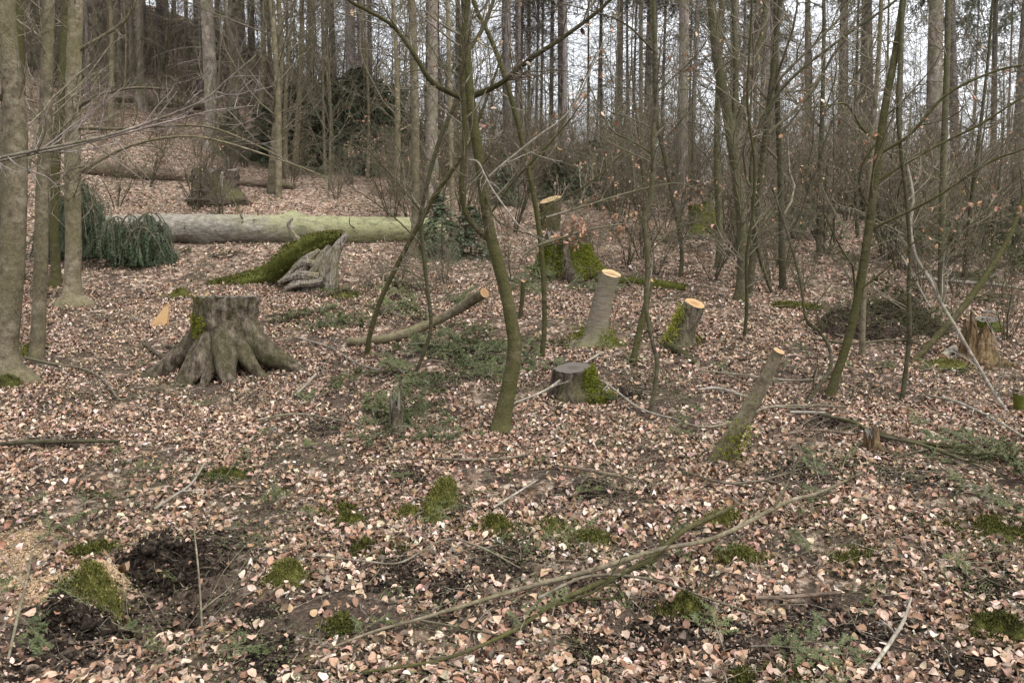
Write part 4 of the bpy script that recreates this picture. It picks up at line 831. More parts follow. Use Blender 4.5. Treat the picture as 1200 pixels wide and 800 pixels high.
# ------------------------------------------------------------------ mossy root wreck left of the centre
b = gp(372, 333); d = b[1]
wreck = empty('root_wreck', b, 'weathered grey upturned root stock trailing a mossy rotten trunk', 'rotten stump')
# the rotten trunk under moss
P = []
for px, py, w, z in [(236, 338, 10, 0), (265, 336, 24, .0), (295, 334, 32, .03), (325, 331, 44, .05), (350, 328, 54, .10), (372, 326, 56, .16), (385, 326, 46, .2)]:
    g_ = gp(px, py); P.append(np.r_[g_+[0, .25, z], width(w, g_[1])/2])
Q = spline(P, 34); V, q, t, _ = stem(Q[:, :3]-b, Q[:, 3], 36, .4, seed=4, groove=.5); put('mossy_trunk', mk_mesh('mossy_trunk', V, q), M['mosslog'], wreck)
cc = t.mean(0); v, f2 = disc(t-cc, -.01, 6, .05); put('broken_end', mk_mesh('broken_end', v, f2), M['rotwood'], wreck, loc=cc)
Vr = V.reshape(34, 36, 3)+b; moss_patch(wreck, b, Vr, 0, 36, 1, 31, 13000, .035, .38, 3.5)
for rows, dd, gr in [([(362, 345, 50), (366, 330, 46), (373, 314, 38), (380, 300, 30), (386, 291, 20), (391, 285, 10)], -.2, .9), ([(345, 338, 12), (352, 322, 13), (362, 306, 11), (375, 294, 8)], -.5, .5), ([(358, 342, 10), (366, 322, 10), (374, 304, 9), (386, 288, 5)], -.55, .5), ([(370, 342, 12), (377, 325, 11), (381, 306, 9), (390, 290, 5)], -.6, .5), ([(336, 340, 9), (350, 331, 10), (368, 326, 8), (384, 318, 5)], -.6, .5), ([(332, 330, 8), (346, 318, 9), (360, 314, 7), (372, 318, 4)], -.45, .5), ([(340, 322, 8), (352, 308, 8), (366, 298, 6), (378, 296, 4)], -.4, .5), ([(386, 338, 20), (388, 318, 16), (391, 302, 14), (397, 288, 11), (407, 274, 6)], -.55, .3),
                     ([(374, 326, 13), (356, 323, 10), (342, 325, 8), (326, 331, 4)], -.62, .4), ([(376, 312, 11), (358, 308, 8), (344, 314, 5)], -.55, .4), ([(380, 330, 10), (366, 333, 9), (350, 334, 6), (338, 338, 3)], -.7, .4), ([(382, 300, 9), (372, 312, 9), (364, 326, 8), (362, 340, 6)], -.6, .4), ([(352, 284, 8), (343, 274, 6), (338, 262, 4), (343, 256, 2)], -.3, .3)]:
    Q, rq = pxpath(rows, d+dd, d+dd, 22); V, q, t, _ = stem(Q-b, rq, 30, .22, seed=rows[0][0]+rows[0][2], groove=gr, fine=.08); v, f2 = disc(t, 0, 3, .02); V, Fs = merge([(V, q)]+[(v, f2[0]), (v, f2[1])])
    put('root', mk_mesh('root', V, Fs), M['rotwood'], wreck)
Q, rq = pxpath([(318, 320, 16), (338, 305, 27), (360, 291, 26), (382, 281, 20), (400, 276, 8)], d-.15, d-.3, 24); V, q, t, _ = stem(Q-b, rq, 30, .45, seed=9, groove=.4, fine=.1)
put('moss_cap', mk_mesh('moss_cap', V, q), M['mosslog'], wreck); moss_patch(wreck, b, V.reshape(24, 30, 3)+b, 0, 30, 0, 23, 6000, .035, .45, 4)
# ------------------------------------------------------------------ mounds: root plate, moss cushions
def dome(cx, cy, rx, ry, h, n=26, m=9, sd=0, rough=.35, rot=0):
    a = np.arange(n)*2*np.pi/n; k = np.linspace(0, 1, m)
    rr = 1+rough*(fbm(np.cos(a)*1.6+sd, np.sin(a)*1.6+sd*2)-.5)*2
    X0 = np.cos(a)[None]*k[:, None]*rr[None]*rx; Y0 = np.sin(a)[None]*k[:, None]*rr[None]*ry
    X = cx+X0*math.cos(rot)-Y0*math.sin(rot); Y = cy+X0*math.sin(rot)+Y0*math.cos(rot)
    isl = np.clip((fbm(X*7+sd, Y*7, sd)-.36)*5, 0, 1) if rough < .55 and h < .2 else 1
    Z = H(X, Y)-.02+(h+.02)*np.sqrt(np.clip(1-k**2, 0, 1))[:, None]*(1+.9*(fbm(X*11, Y*11, sd)-.5))*isl - .03*(1-isl)
    Z[-1] -= .03
    V = np.stack([X, Y, Z], -1).reshape(-1, 3); b = np.arange(n*m).reshape(m, n)
    q = np.stack([b[:-1], b[1:], np.roll(b, -1, 1)[1:], np.roll(b, -1, 1)[:-1]], -1).reshape(-1, 4)
    return V, q
def cushion(label, px, py, rx, ry, h, group=None, n=1500, rot=0, ln=.018):
    b = gp(px, py); sd = px*.01+py*.02; rx, ry, h, n = rx*1.2, ry*.95, h*1.3+.01, int(n*1.5)
    V, q = dome(b[0], b[1], rx, ry, h, sd=sd, rot=rot, rough=.5)
    root = empty('moss_cushion', b, label, 'moss', group); put('cushion', mk_mesh('cushion', V-b, q), M['moss'], root)
    k = rng.random(len(V)*20)
    V = V[V[:, 2] > H(V[:, 0], V[:, 1])-.015]; P_ = np.repeat(V, 20, 0); P_[:, 0] += rng.normal(size=len(P_))*rx*.07; P_[:, 1] += rng.normal(size=len(P_))*ry*.07
    m_ = n//2; a_ = rng.uniform(0, 6.28, m_); q_ = .75+np.abs(rng.normal(size=m_))*.45; E = np.stack([b[0]+np.cos(a_)*q_*rx, b[1]+np.sin(a_)*q_*ry, np.zeros(m_)], 1); E[:, 2] = H(E[:, 0], E[:, 1])+.012; P_ = np.concatenate([P_[rng.integers(len(P_), size=n)], E])
    fuzz('moss_blades', P_, np.tile([[0, 0, 1.]], (len(P_), 1)), int(n*1.4), ln, M['moss'], root, b)
for a in [('dark green rounded moss cushion below the centre beech', 440, 648, .12, .085, .09), ('bright moss cushion behind the dark rounded one', 408, 614, .12, .10, .04), ('moss ridge sloping up below the sprig-covered stump', 518, 596, .09, .22, .10, None, 2200, -.25),
          ('small dark moss tuft left of the moss ridge', 476, 606, .07, .07, .05), ('round yellowish moss cushion left of the bare earth', 338, 680, .10, .09, .06), ('yellow-brown moss clump right of the moss ridge', 577, 622, .13, .08, .05),
          ('moss pad with sprigs midway below the large stump', 262, 562, .13, .09, .04), ('wide flat moss pad at the right edge', 1182, 630, .34, .2, .05, None, 3500), ('moss pad low in the right corner', 1178, 745, .2, .13, .06, None, 2200),
          ('moss clump under the thin dark curving branch', 800, 716, .10, .08, .06), ('yellow-green mossy lump on the earth bank at lower left', 112, 697, .12, .07, .09, None, 1800), ('moss pad on the sawdust by the earth bank', 108, 650, .10, .06, .05),
          ('moss at the foot of the thick beech on the left edge', 4, 452, .22, .12, .07, None, 2000), ('small moss tuft at the foot of the slim straight beech', 31, 413, .13, .1, .06), ('moss pad behind the snapped green branch', 850, 612, .2, .08, .03),
          ('moss pad right of the torn branch tip', 870, 655, .12, .07, .03), ('moss tuft low in the middle of the leaves', 397, 738, .05, .045, .04), ('mossy lump above the brown stick', 1000, 655, .09, .06, .05),
          ('moss patch right of the mossy leaning beech', 1110, 430, .25, .15, .04), ('yellow moss at the foot of the large stump roots', 330, 428, .12, .06, .05), ('moss pad in front of the upturned root stock', 405, 348, .28, .14, .05),
          ('moss patch left of the upturned root stock', 210, 348, .2, .1, .08), ('moss pad at the bottom edge by the brown stick', 905, 795, .14, .06, .05), ('flat moss left of the front branches', 690, 637, .12, .08, .03), ('moss pad among twigs at centre bottom', 640, 622, .10, .07, .03),
          ('dull moss patch near the sprigs left of the centre beech', 395, 602, .09, .06, .03)]: cushion(*a)
b = gp(1035, 388); mound = empty('root_mound', b, 'dark heap of torn roots and earth behind the mossy leaning beech', 'root plate')
V, q = dome(b[0], b[1], .9, .5, .34, 80, 30, 3.3, .6); V[:, 2] += .30*(fbm(V[:, 0]*3.2, V[:, 1]*3.2)-.5)+.16*(fbm(V[:, 0]*11, V[:, 1]*11)-.5); put('earth', mk_mesh('earth', V-b, q), M['clod'], mound)
n = 1500; i = rng.integers(len(V), size=n); Q = np.zeros((n, 5, 3)); Q[:, 0] = V[i]-b; cur = nrm(rng.normal(size=(n, 3))*[1, 1, .5]+[0, -.2, .1])
for k in range(1, 5): cur = nrm(cur+rng.normal(size=(n, 3))*.35+[0, 0, -.12]); Q[:, k] = Q[:, k-1]+cur*.09
k_ = rng.integers(len(V), size=320); v, f, c = leaves(V[k_]-b+np.array([0, 0, .02]), rng.normal(size=(320, 3))*.5+[0, 0, 1], np.full(320, .055), np.full(320, .036), rng.uniform(0, 6.28, 320), None, rng.normal(.1, .5, 320), rng.normal(.2, .4, 320), True, leafcol(320))
put('caught_leaves', mk_mesh('caught_leaves', v, f, True, c), M['leaf'], mound, kind='stuff')
v, f = tubes(Q, np.full((n, 5), .006)*np.linspace(1, .4, 5), 3); put('rootlets', mk_mesh('rootlets', v, f), M['beech_dark'], mound, kind='stuff')
for px, py, rx_, ry_, h_, lab in [(185, 672, .34, .16, .15, 'dark crumbly mound of rotten wood and earth at lower left'), (95, 735, .30, .16, .10, 'low dark earth hump in the bottom left corner')]:
    b = gp(px, py); em = empty('earth_mound', b, lab, 'earth mound'); V, q = dome(b[0], b[1], rx_, ry_, h_+.201, 90, 34, px*.1, .7); V[:, 2] -= .2
    V[:, 2] = np.maximum(V[:, 2]+.12*(fbm(V[:, 0]*9, V[:, 1]*9)-.5)+.11*(fbm(V[:, 0]*24, V[:, 1]*24)-.5), H(V[:, 0], V[:, 1])-.04); put('earth', mk_mesh('earth', V-b, q), M['clod'], em)
    k_ = rng.integers(len(V), size=60); v, f, c = leaves(V[k_]-b+np.array([0, 0, .012]), rng.normal(size=(60, 3))*.5+[0, 0, 1], np.full(60, .045), np.full(60, .03), rng.uniform(0, 6.28, 60), None, rng.normal(.1, .5, 60), rng.normal(.2, .4, 60), True, leafcol(60)); put('caught_leaves', mk_mesh('caught_leaves', v, f, True, c), M['leaf'], em, kind='stuff')
    n = 2600; k_ = rng.integers(len(V), size=n); c6 = np.array([(1, 0, 0), (-1, 0, 0), (0, 1, 0), (0, -1, 0), (0, 0, 1), (0, 0, -1)], float); t8 = np.array([(0, 2, 4), (2, 1, 4), (1, 3, 4), (3, 0, 4), (2, 0, 5), (1, 2, 5), (3, 1, 5), (0, 3, 5)])
    v = (c6[None]*rng.uniform(.5, 1.4, (n, 6, 1))*(.009*rng.lognormal(0, .55, n))[:, None, None]+(V[k_]-b+rng.normal(size=(n, 3))*[.015, .015, .004])[:, None]).reshape(-1, 3); put('clods', mk_mesh('clods', v, (t8[None]+(np.arange(n)*6)[:, None, None]).reshape(-1, 3)), M['clod'], em, kind='stuff')
    n = 160; i = rng.integers(len(V), size=n); Q = np.zeros((n, 4, 3)); Q[:, 0] = V[i]-b; cur = nrm(rng.normal(size=(n, 3))*[1, 1, .6])
    for k in range(1, 4): cur = nrm(cur+rng.normal(size=(n, 3))*.3+[0, 0, -.1]); Q[:, k] = Q[:, k-1]+cur*.035
    v, f = tubes(Q, np.full((n, 4), .0025)*np.linspace(1, .4, 4), 3); put('rootlets', mk_mesh('rootlets', v, f), M['twig'], em, kind='stuff')
# ------------------------------------------------------------------ spruce sprigs, boughs, young spruces
def needles(P, per, ln, wd, side=1.0, fwd=.6):
    N, K, _ = P.shape; t = np.linspace(.04, 1, per)[None].repeat(N, 0); p = sample(P, t); tg = nrm(sample(np.gradient(P, axis=1), t))
    out = []
    for s in (-1, 1):
        up_ = rng.normal(size=p.shape)*.35+np.array([0, 0, 1.]); lat = nrm(np.cross(tg, up_))*s
        d_ = nrm(lat*side+tg*fwd+rng.normal(size=p.shape)*.18+np.array([0, 0, .15])); L = ln*rng.uniform(.7, 1.2, (N, per, 1))
        w_ = nrm(tg+rng.normal(size=p.shape)*.2)*wd
        out.append(np.stack([p-w_, p+w_, p+d_*L], 2).reshape(-1, 3))
    V = np.concatenate(out); return V, np.arange(len(V)).reshape(-1, 3)
def bough_mesh(L, nside, sub, per, nl, nw, droop=0.0, seed=0):
    s = np.linspace(0, 1, 8); P = np.stack([s*L, .06*L*np.sin(s*3+seed), .05*L*np.sin(s*3)-droop*L*s**2], 1)[None]; r = np.linspace(.012, .003, 8)[None]*L
    Q, Rq = grow(P, r, nside, (40, 62), .42, .6, 5, .08, .99, -.02-droop*.25, .08, .0015, .15, .55)
    S, Rs = grow(Q, Rq, sub, (35, 55), .42, .6, 4, .15, 1, -.02-droop*.4, .1, .001, .2, .5)
    tw = merge([tubes(P, r, 5), tubes(Q, Rq, 3), tubes(S, Rs, 3)])
    nv = merge([needles(P[:, 3:], per*2, nl, nw), needles(Q, per, nl, nw), needles(S, max(5, int(per*.6)), nl, nw)])
    return mk_mesh('stalk', *tw), mk_mesh('needles', nv[0], nv[1], False)
SPRIG = [bough_mesh(1, 9, 2, 16, .055, .009, 0, k) for k in range(4)]
BOUGH = [bough_mesh(1, 16, 5, 18, .035, .006, .05, k) for k in range(3)]
HANG = [bough_mesh(1, 20, 7, 16, .03, .006, .9, k) for k in range(2)]
def bough(name, mesh, loc, rz, sc, label, group, mat='needle_fresh', tilt=(0, 0)):
    o = empty(name, loc, label, 'spruce twigs', group); o.rotation_euler = (tilt[0], tilt[1], rz); o.scale = (sc, sc, sc)
    put('stalk', mesh[0], M['twig'], o); put('needles', mesh[1], M[mat], o, kind='stuff')
for ms_ in SPRIG+BOUGH+HANG: ms_[0].materials.append(M['twig'])
def lay_bough(mesh, px, py, rz, sc, label, group, name='spruce_sprig', lift=.05, mat='needle_fresh', jit=.12):
    b = gp(px, py) if not isinstance(px, np.ndarray) else px
    e = np.array([math.cos(rz), math.sin(rz)])*sc; z1 = float(H(b[0]+e[0], b[1]+e[1])); pitch = -math.atan2(z1-b[2], sc)
    o = empty(name, b+[0, 0, lift], label, 'spruce twigs', group); o.rotation_mode = 'ZYX'
    o.rotation_mode = 'QUATERNION'
    q = Matrix.Rotation(rz, 3, 'Z') @ Matrix.Rotation(pitch+rng.normal()*jit, 3, 'Y') @ Matrix.Rotation(rng.normal()*.35, 3, 'X'); o.rotation_quaternion = q.to_quaternion(); o.scale = (sc,)*3
    put('stalk', mesh[0], M['twig'], o); put('needles', mesh[1], None, o, kind='stuff').data.materials.append(M[mat]) if not mesh[1].materials else put('needles', mesh[1], None, o, kind='stuff')
SPOTS = [(60, 640, 'by the sawdust at lower left'), (180, 740, 'on the earth bank at lower left'), (280, 575, 'by the moss pad below the large stump'), (140, 545, 'left below the large stump'), (360, 480, 'between the large stump and the tiny rotten stump'), (470, 550, 'below the tiny rotten stump'), (600, 540, 'at the foot of the centre beech'),
         (550, 595, 'by the moss ridge'), (700, 525, 'between the centre beech and the bent sawn pole'), (800, 500, 'left of the bent sawn pole'), (720, 445, 'round the low weathered stump'), (850, 465, 'behind the bent sawn pole'), (960, 565, 'below the small ragged stub'), (920, 625, 'near the tip of the long diagonal branch'), (1170, 560, 'near the right edge'),
         (1040, 440, 'between the mossy leaning beech and the rotten orange stump'), (880, 775, 'at the bottom edge right of centre'), (640, 740, 'under the front branches'), (700, 640, 'behind the crossing front branches'), (1080, 670, 'on leaves at lower right'), (340, 620, 'by the moss cushions'), (420, 770, 'at the bottom edge left of centre')]
def near(px, py): return min(SPOTS, key=lambda t: (t[0]-px)**2+((t[1]-py)*1.3)**2)[2]
SG = 'green spruce sprigs dropped on the leaf carpet'; SL = 'small green spruce sprig lying on the dry leaves'
for px, py, sc in [(285, 572, .32), (300, 585, .3), (265, 575, .28), (140, 560, .22), (75, 590, .25), (90, 605, .22), (20, 600, .2), (45, 655, .4), (40, 690, .35), (30, 740, .3), (10, 715, .3), (395, 520, .25), (350, 480, .3), (370, 470, .28), (330, 505, .25), (290, 545, .25),
                   (250, 475, .25), (200, 545, .25), (150, 435, .25), (130, 525, .2), (610, 540, .22), (645, 545, .18), (690, 528, .22), (720, 524, .22), (790, 505, .3), (810, 500, .25), (570, 575, .2), (560, 600, .22), (528, 600, .2), (535, 590, .22), (960, 570, .35), (945, 572, .3), (985, 560, .3),
                   (930, 620, .25), (910, 625, .22), (1130, 585, .3), (1160, 590, .3), (1090, 545, .3), (1180, 550, .35), (1150, 540, .4), (1195, 565, .3), (1060, 500, .25), (830, 480, .3), (855, 478, .25), (700, 468, .2), (730, 470, .2), (850, 770, .4), (880, 775, .35), (925, 770, .3), (960, 800, .25), (200, 785, .2), (215, 700, .2),
                   (140, 745, .2), (265, 775, .2), (610, 755, .2), (655, 735, .22), (760, 660, .2), (690, 640, .22), (860, 640, .2), (620, 625, .2), (470, 540, .2), (445, 575, .2), (1010, 570, .2), (1100, 650, .2), (1040, 690, .2), (960, 610, .2), (1170, 660, .2), (800, 620, .2), (660, 590, .2), (545, 520, .25), (520, 500, .3),
                   (740, 400, .3), (720, 430, .3), (830, 430, .3), (1000, 440, .4), (1080, 440, .5), (1050, 425, .4), (960, 425, .4), (915, 440, .3), (240, 780, .2), (320, 630, .2), (365, 615, .2), (420, 760, .2)]:
    lay_bough(SPRIG[rng.integers(4)], px+rng.normal()*4, py+rng.normal()*3, rng.uniform(0, 6.28), sc*1.15, 'small green spruce sprig '+near(px, py), SG)
def pile(cx, cy, wx, wy, n, s0, s1, label, group, mesh=BOUGH, mat='needle_fresh', lift=.08):
    for _ in range(n):
        dx, dy = rng.normal(), rng.normal()
        side = (' on the left' if dx < -.5 else ' on the right' if dx > .5 else ' in the middle')+(', farther back' if dy < -.4 else ', in front' if dy > .4 else '')
        lay_bough(mesh[rng.integers(len(mesh))], cx+dx*wx, cy+dy*wy, rng.uniform(0, 6.28), rng.uniform(s0, s1), label+side, group, 'spruce_bough', rng.uniform(.02, lift), mat)
pile(552, 412, 24, 11, 24, .5, .9, 'cut spruce bough of the heap beside the centre beech', 'boughs heaped left of the centre beech')
pile(515, 445, 35, 9, 14, .4, .7, 'flattened spruce bough near the centre beech foot', 'boughs strewn near the centre beech foot')
pile(380, 372, 14, 9, 12, .5, .8, 'spruce bough lying right of the large stump', 'boughs right of the large stump')
pile(470, 498, 22, 10, 16, .35, .6, 'spruce bough draped round the tiny rotten stump', 'boughs round the tiny rotten stump')
pile(500, 350, 22, 13, 10, .6, 1, 'dull spruce bough lying in front of the long log end', 'boughs before the long log end')
pile(440, 470, 30, 10, 5, .35, .6, 'thin spruce bough on leaves above the tiny stump', 'boughs above the tiny stump')
pile(1170, 550, 25, 14, 6, .4, .7, 'sparse spruce bough lying near the right edge', 'boughs near the right edge')
pile(1095, 372, 30, 8, 6, .7, 1.1, 'green spruce bough behind the rotten orange stump', 'boughs behind the rotten orange stump')
pile(640, 335, 20, 6, 6, .6, 1, 'spruce bough beside the bright mossy stump', 'boughs beside the bright mossy stump')
pile(1130, 290, 50, 14, 24, 1.2, 2.2, 'large spruce bough lying round the pale log at right', 'boughs round the pale log at right', lift=.5, mat='needle')
pile(930, 275, 70, 14, 20, 1.0, 2.0, 'dark spruce bough among shrubs by the twin-stemmed beech', 'boughs among the right shrubs', lift=.5, mat='needle')
pile(205, 290, 18, 8, 7, .7, 1.1, 'spruce bough lying under the left half of the long log', 'boughs below the long log', mat='needle_fresh')
# drooping boughs at the left end of the log
def curtain(label, px, py, w, h, d, n, mat='needle'):
    b = gp(px, py); b[1] = d; b[2] = float(H(b[0], d)); W, Hh = width(w, d), width(h, d)
    root = empty('drooping_spruce_bough', b, label, 'spruce bough')
    s = np.linspace(0, 1, 9); N = 9; P = np.zeros((N, 9, 3))
    for i in range(N):
        a = rng.uniform(-.6, .6); x0 = rng.uniform(-.3, .3)*W
        P[i] = np.stack([x0+(s-.5)*W*np.cos(a)*rng.uniform(.7, 1), rng.normal()*.25+(s-.5)*.8*np.sin(a*2), Hh*(rng.uniform(.55, 1)*(1-(2*s-1)**2*.75))], 1)
    r = np.tile(np.linspace(.02, .006, 9)[None], (N, 1))
    Q, Rq = grow(P, r, 34, (60, 100), .42, .5, 7, .02, 1, -.85, .12, .003, .4, .2, .3)
    Q[..., 2] = np.maximum(Q[..., 2], .03)
    S, Rs = grow(Q, Rq, 5, (20, 45), .4, .7, 4, .1, 1, -.5, .1, .002, .6, .4); S[..., 2] = np.maximum(S[..., 2], .02)
    put('stalks', mk_mesh('stalks', *merge([tubes(P, r, 5), tubes(Q, Rq, 3)])), M['twig'], root)
    nv = merge([needles(Q, 26, .035, .009, .8, .9), needles(S, 12, .035, .009, .8, .9)]); put('needles', mk_mesh('needles', nv[0], nv[1], False), M[mat], root, kind='stuff')
curtain('tall dark drooping spruce bough behind the beech with the spread root feet', 100, 300, 62, 98, 15.6, 9)
curtain('low drooping spruce bough leaning on the left end of the long log', 172, 308, 62, 66, 15.2, 9)
def tuft(px, py, n, L, label):
    b = gp(px, py); a = rng.uniform(0, 6.28, n); s_ = np.linspace(0, 1, 4); ln_ = L*rng.uniform(.5, 1.2, n); out = rng.uniform(.3, 1.0, n)
    p0 = rng.normal(size=(n, 3))*[.07, .07, 0]; p0[:, 2] = H(b[0]+p0[:, 0], b[1]+p0[:, 1])-b[2]
    P = p0[:, None]+np.stack([np.cos(a)[:, None]*out[:, None]*s_**1.4, np.sin(a)[:, None]*out[:, None]*s_**1.4, s_[None]*1.0-.6*out[:, None]*s_**2], -1)*ln_[:, None, None]
    v, f = tubes(P, np.tile(np.array([.0022, .002, .0015, .0004])[None], (n, 1)), 3)
    put('grass_tuft', mk_mesh('grass_tuft', v, f), M['grass'], None, label, 'grass', None, 'stuff', b)
M['grass'] = needle('grass_blades', (.06, .08, .025), (.17, .19, .07))
for a in [(632, 640, 50, .14, 'grass tuft behind the crossing front branches, leftmost'), (668, 632, 60, .15, 'largest grass tuft behind the crossing front branches'), (690, 648, 40, .12, 'grass tuft touching the snapped green branch'), (755, 672, 60, .13, 'grass tuft under the crossing point of the front branches'), (720, 705, 35, .12, 'thin grass tuft below the crossing front branches'),
          (815, 690, 30, .1, 'short grass wisps near the moss clump under the curving branch'), (470, 700, 25, .1, 'short grass wisps on the bare earth left of the front branches'), (1130, 700, 30, .1, 'grass wisps on leaves near the lower right moss pad')]: tuft(*a)
# young spruces
def young_spruce(h=3.0, r0=1.25, sd=0):
    s = np.linspace(0, 1, 10); T = np.stack([.05*np.sin(s*5+sd), .05*np.cos(s*4), s*h], 1)[None]; tr = np.linspace(.045, .008, 10)[None]
    Bp = []
    for lv in np.linspace(.04, .96, 17):
        for k in range(8):
            a = rng.uniform(0, 6.28); L = r0*(1-lv*.85)*rng.uniform(.7, 1.15); q = np.linspace(0, 1, 6)
            Bp.append(np.stack([np.cos(a)*q*L, np.sin(a)*q*L, lv*h+L*(.12*q-.45*q**2)], 1))
    P = np.array(Bp); r = np.tile(np.linspace(.012, .004, 6)[None], (len(P), 1))
    Q, Rq = grow(P, r, 9, (40, 65), .45, .6, 4, .12, 1, -.22, .1, .002, .3, .5)
    tw = merge([tubes(T, tr, 6), tubes(P, r, 3)]); nv = merge([needles(P, 12, .07, .016), needles(Q, 8, .07, .016)])
    return mk_mesh('trunk', *tw), mk_mesh('crown', nv[0], nv[1], False)
YS = [young_spruce(sd=k) for k in range(2)]
def place_ys(px, py, hpx, label, group=None, d=None):
    b = gp(px, py); h = width(hpx, b[1]); o = empty('young_spruce', b, label, 'tree', group); s = h/3.0; o.scale = (s*rng.uniform(1.2, 1.7), s*rng.uniform(1.1, 1.5), s); o.rotation_euler = (rng.normal()*.06, rng.normal()*.06, rng.uniform(0, 6.28))
    m_ = YS[rng.integers(2)]; put('trunk', m_[0], M['twig'], o); put('crown', m_[1], M['needle_far'], o, kind='stuff')
for a in [(278, 182, 62, 'leftmost'), (312, 190, 68, 'second from the left'), (350, 195, 95, 'third from the left'), (395, 200, 110, 'fifth from the left'), (430, 200, 122, 'tallest'), (464, 204, 105, 'rightmost'), (448, 192, 100, 'rearmost'), (378, 190, 84, 'fourth from the left')]: place_ys(*a[:3], 'dark young spruce, '+a[3]+' of the thicket behind the long log', 'young spruces behind the long log')
for a in [(520, 300, 75), (550, 302, 62)]: place_ys(*a, 'sparse dark spruce bush beside the right end of the long log', 'spruce bushes at the log end')
for a in [(720, 235, 40), (690, 240, 75), (650, 235, 50), (750, 240, 30), (590, 240, 60)]: place_ys(*a, 'young spruce among the bare shrubs behind the pale-topped stump', 'young spruces behind the pale-topped stump')
for a in [(1075, 262, 26), (1150, 268, 35), (1185, 280, 50), (1010, 258, 22), (930, 262, 25), (1040, 245, 70), (1120, 250, 20), (960, 255, 26)]: place_ys(*a, 'low young spruce in the brush near the pale fallen log at right', 'young spruces in the right brush')

# ------------------------------------------------------------------ background: spruces, saplings, shrubs
def spruce_template(sd, h=24.0, r0=.22, live=.42):
    s = np.linspace(0, 1, 22); P = np.stack([.12*np.sin(s*4+sd), .1*np.cos(s*3+sd*2)-.1, s*h], 1); r = r0*(1-s)**.85*(1+.35*np.exp(-s*h/.5))+.01
    P = np.vstack([P[0]-[0, 0, .5], P]); r = np.r_[r[0]*1.1, r]
    V, q, _, _ = stem(P, r, 12, .05, ((0, .4), (2, .5), (4.2, .4)), .4, 6, seed=sd*7, base_z=0)
    # dead twigs below the live crown
    n = 110; z = rng.uniform(.10, live+.1, n)*h; a = rng.uniform(0, 6.28, n); L = rng.uniform(.5, 2.4, n); qn = np.linspace(0, 1, 6)
    D = np.stack([np.cos(a)[:, None]*qn*L[:, None], np.sin(a)[:, None]*qn*L[:, None], z[:, None]+L[:, None]*(rng.uniform(-.1, .25, n)[:, None]*qn-.35*qn**2)], -1); Dr = np.tile(np.linspace(.016, .005, 6)[None], (n, 1))
    D2, D2r = grow(D, Dr, 5, (35, 65), .45, .6, 4, .2, 1, -.1, .15, .004, .6, .4)
    # living crown: drooping boughs hung with needle twigs
    n = 130; zf = rng.uniform(0, 1, n)**1.1; z = (live+(.985-live)*zf)*h; a = rng.uniform(0, 6.28, n); L = (3.0*(1-zf)+.35)*rng.uniform(.7, 1.15, n)
    B = np.stack([np.cos(a)[:, None]*qn*L[:, None], np.sin(a)[:, None]*qn*L[:, None], z[:, None]+L[:, None]*(.1*qn-.42*qn**2)], -1); Br = np.tile(np.linspace(.022, .006, 6)[None], (n, 1))
    C, Cr = grow(B, Br, 14, (50, 85), .36, .5, 5, .1, 1, -.45, .1, .004, .4, .35)
    nv = merge([needles(C, 10, .13, .035, .8, .8), needles(B, 12, .13, .035)])
    return mk_mesh('trunk', V, q), mk_mesh('dead_branches', *merge([tubes(D, Dr, 3), tubes(D2, D2r, 3), tubes(B, Br, 3)])), mk_mesh('crown', nv[0], nv[1], False)
SPR = [spruce_template(1.0, 27, .22, .52), spruce_template(2.3, 28, .22, .42), spruce_template(4.1, 25, .22, .58)]
def place_spruce(b, wpx, label, group=None, mat='spruce', k=None, tilt=(0, 0)):
    k = rng.integers(3) if k is None else k; d = b[1]
    o = empty('spruce_tree', b, label, 'tree', group); rw = width(wpx, d)/2/.19; o.rotation_euler = (tilt[0], tilt[1], rng.uniform(0, 6.28)*0+[0, 2.1, 4.2][rng.integers(3)])
    sz = rng.uniform(.85, 1.15); o.scale = (sz, sz, sz)
    me = SPR[k]
    t = put('trunk', me[0], None, o); t.scale = (rw/sz, rw/sz, 1); t.data.materials.append(M[mat]) if not t.data.materials else None
    t.material_slots[0].link = 'OBJECT'; t.material_slots[0].material = M[mat]
    put('dead_branches', me[1], M['fartwig'], o, kind='stuff'); put('crown', me[2], M['needle_far'], o, kind='stuff')
    return o
def where(b):
    px = 600+F*b[0]/b[1]
    for lim, t in ((60, 'behind the thick left-edge beech'), (140, 'behind the beech with spread root feet'), (230, 'above the brown fallen trunk'), (300, 'above the old split stump'), (370, 'above the beech cluster by the long log'), (440, 'above the dark spruce thicket'), (500, 'over the right end of the long log'),
                   (560, 'left of the forked centre beech'), (620, 'through the fork of the centre beech'), (680, 'over the pale-topped stump'), (740, 'over the bright mossy stump'), (800, 'behind the wavy dark sapling'), (870, 'behind the twin-stemmed beech'), (940, 'right of the twin-stemmed beech'), (1010, 'left of the mossy leaning beech'), (1080, 'behind the mossy leaning beech'), (1140, 'over the rotten orange stump')):
        if px < lim: return t
    return 'at the right edge'
def far_near(b, a, c): return 'nearer' if b[1] < a else ('far' if b[1] > c else 'mid-distance')
def tiltx(px_top, px_base, base_row): return math.atan2(px_top-px_base, base_row)
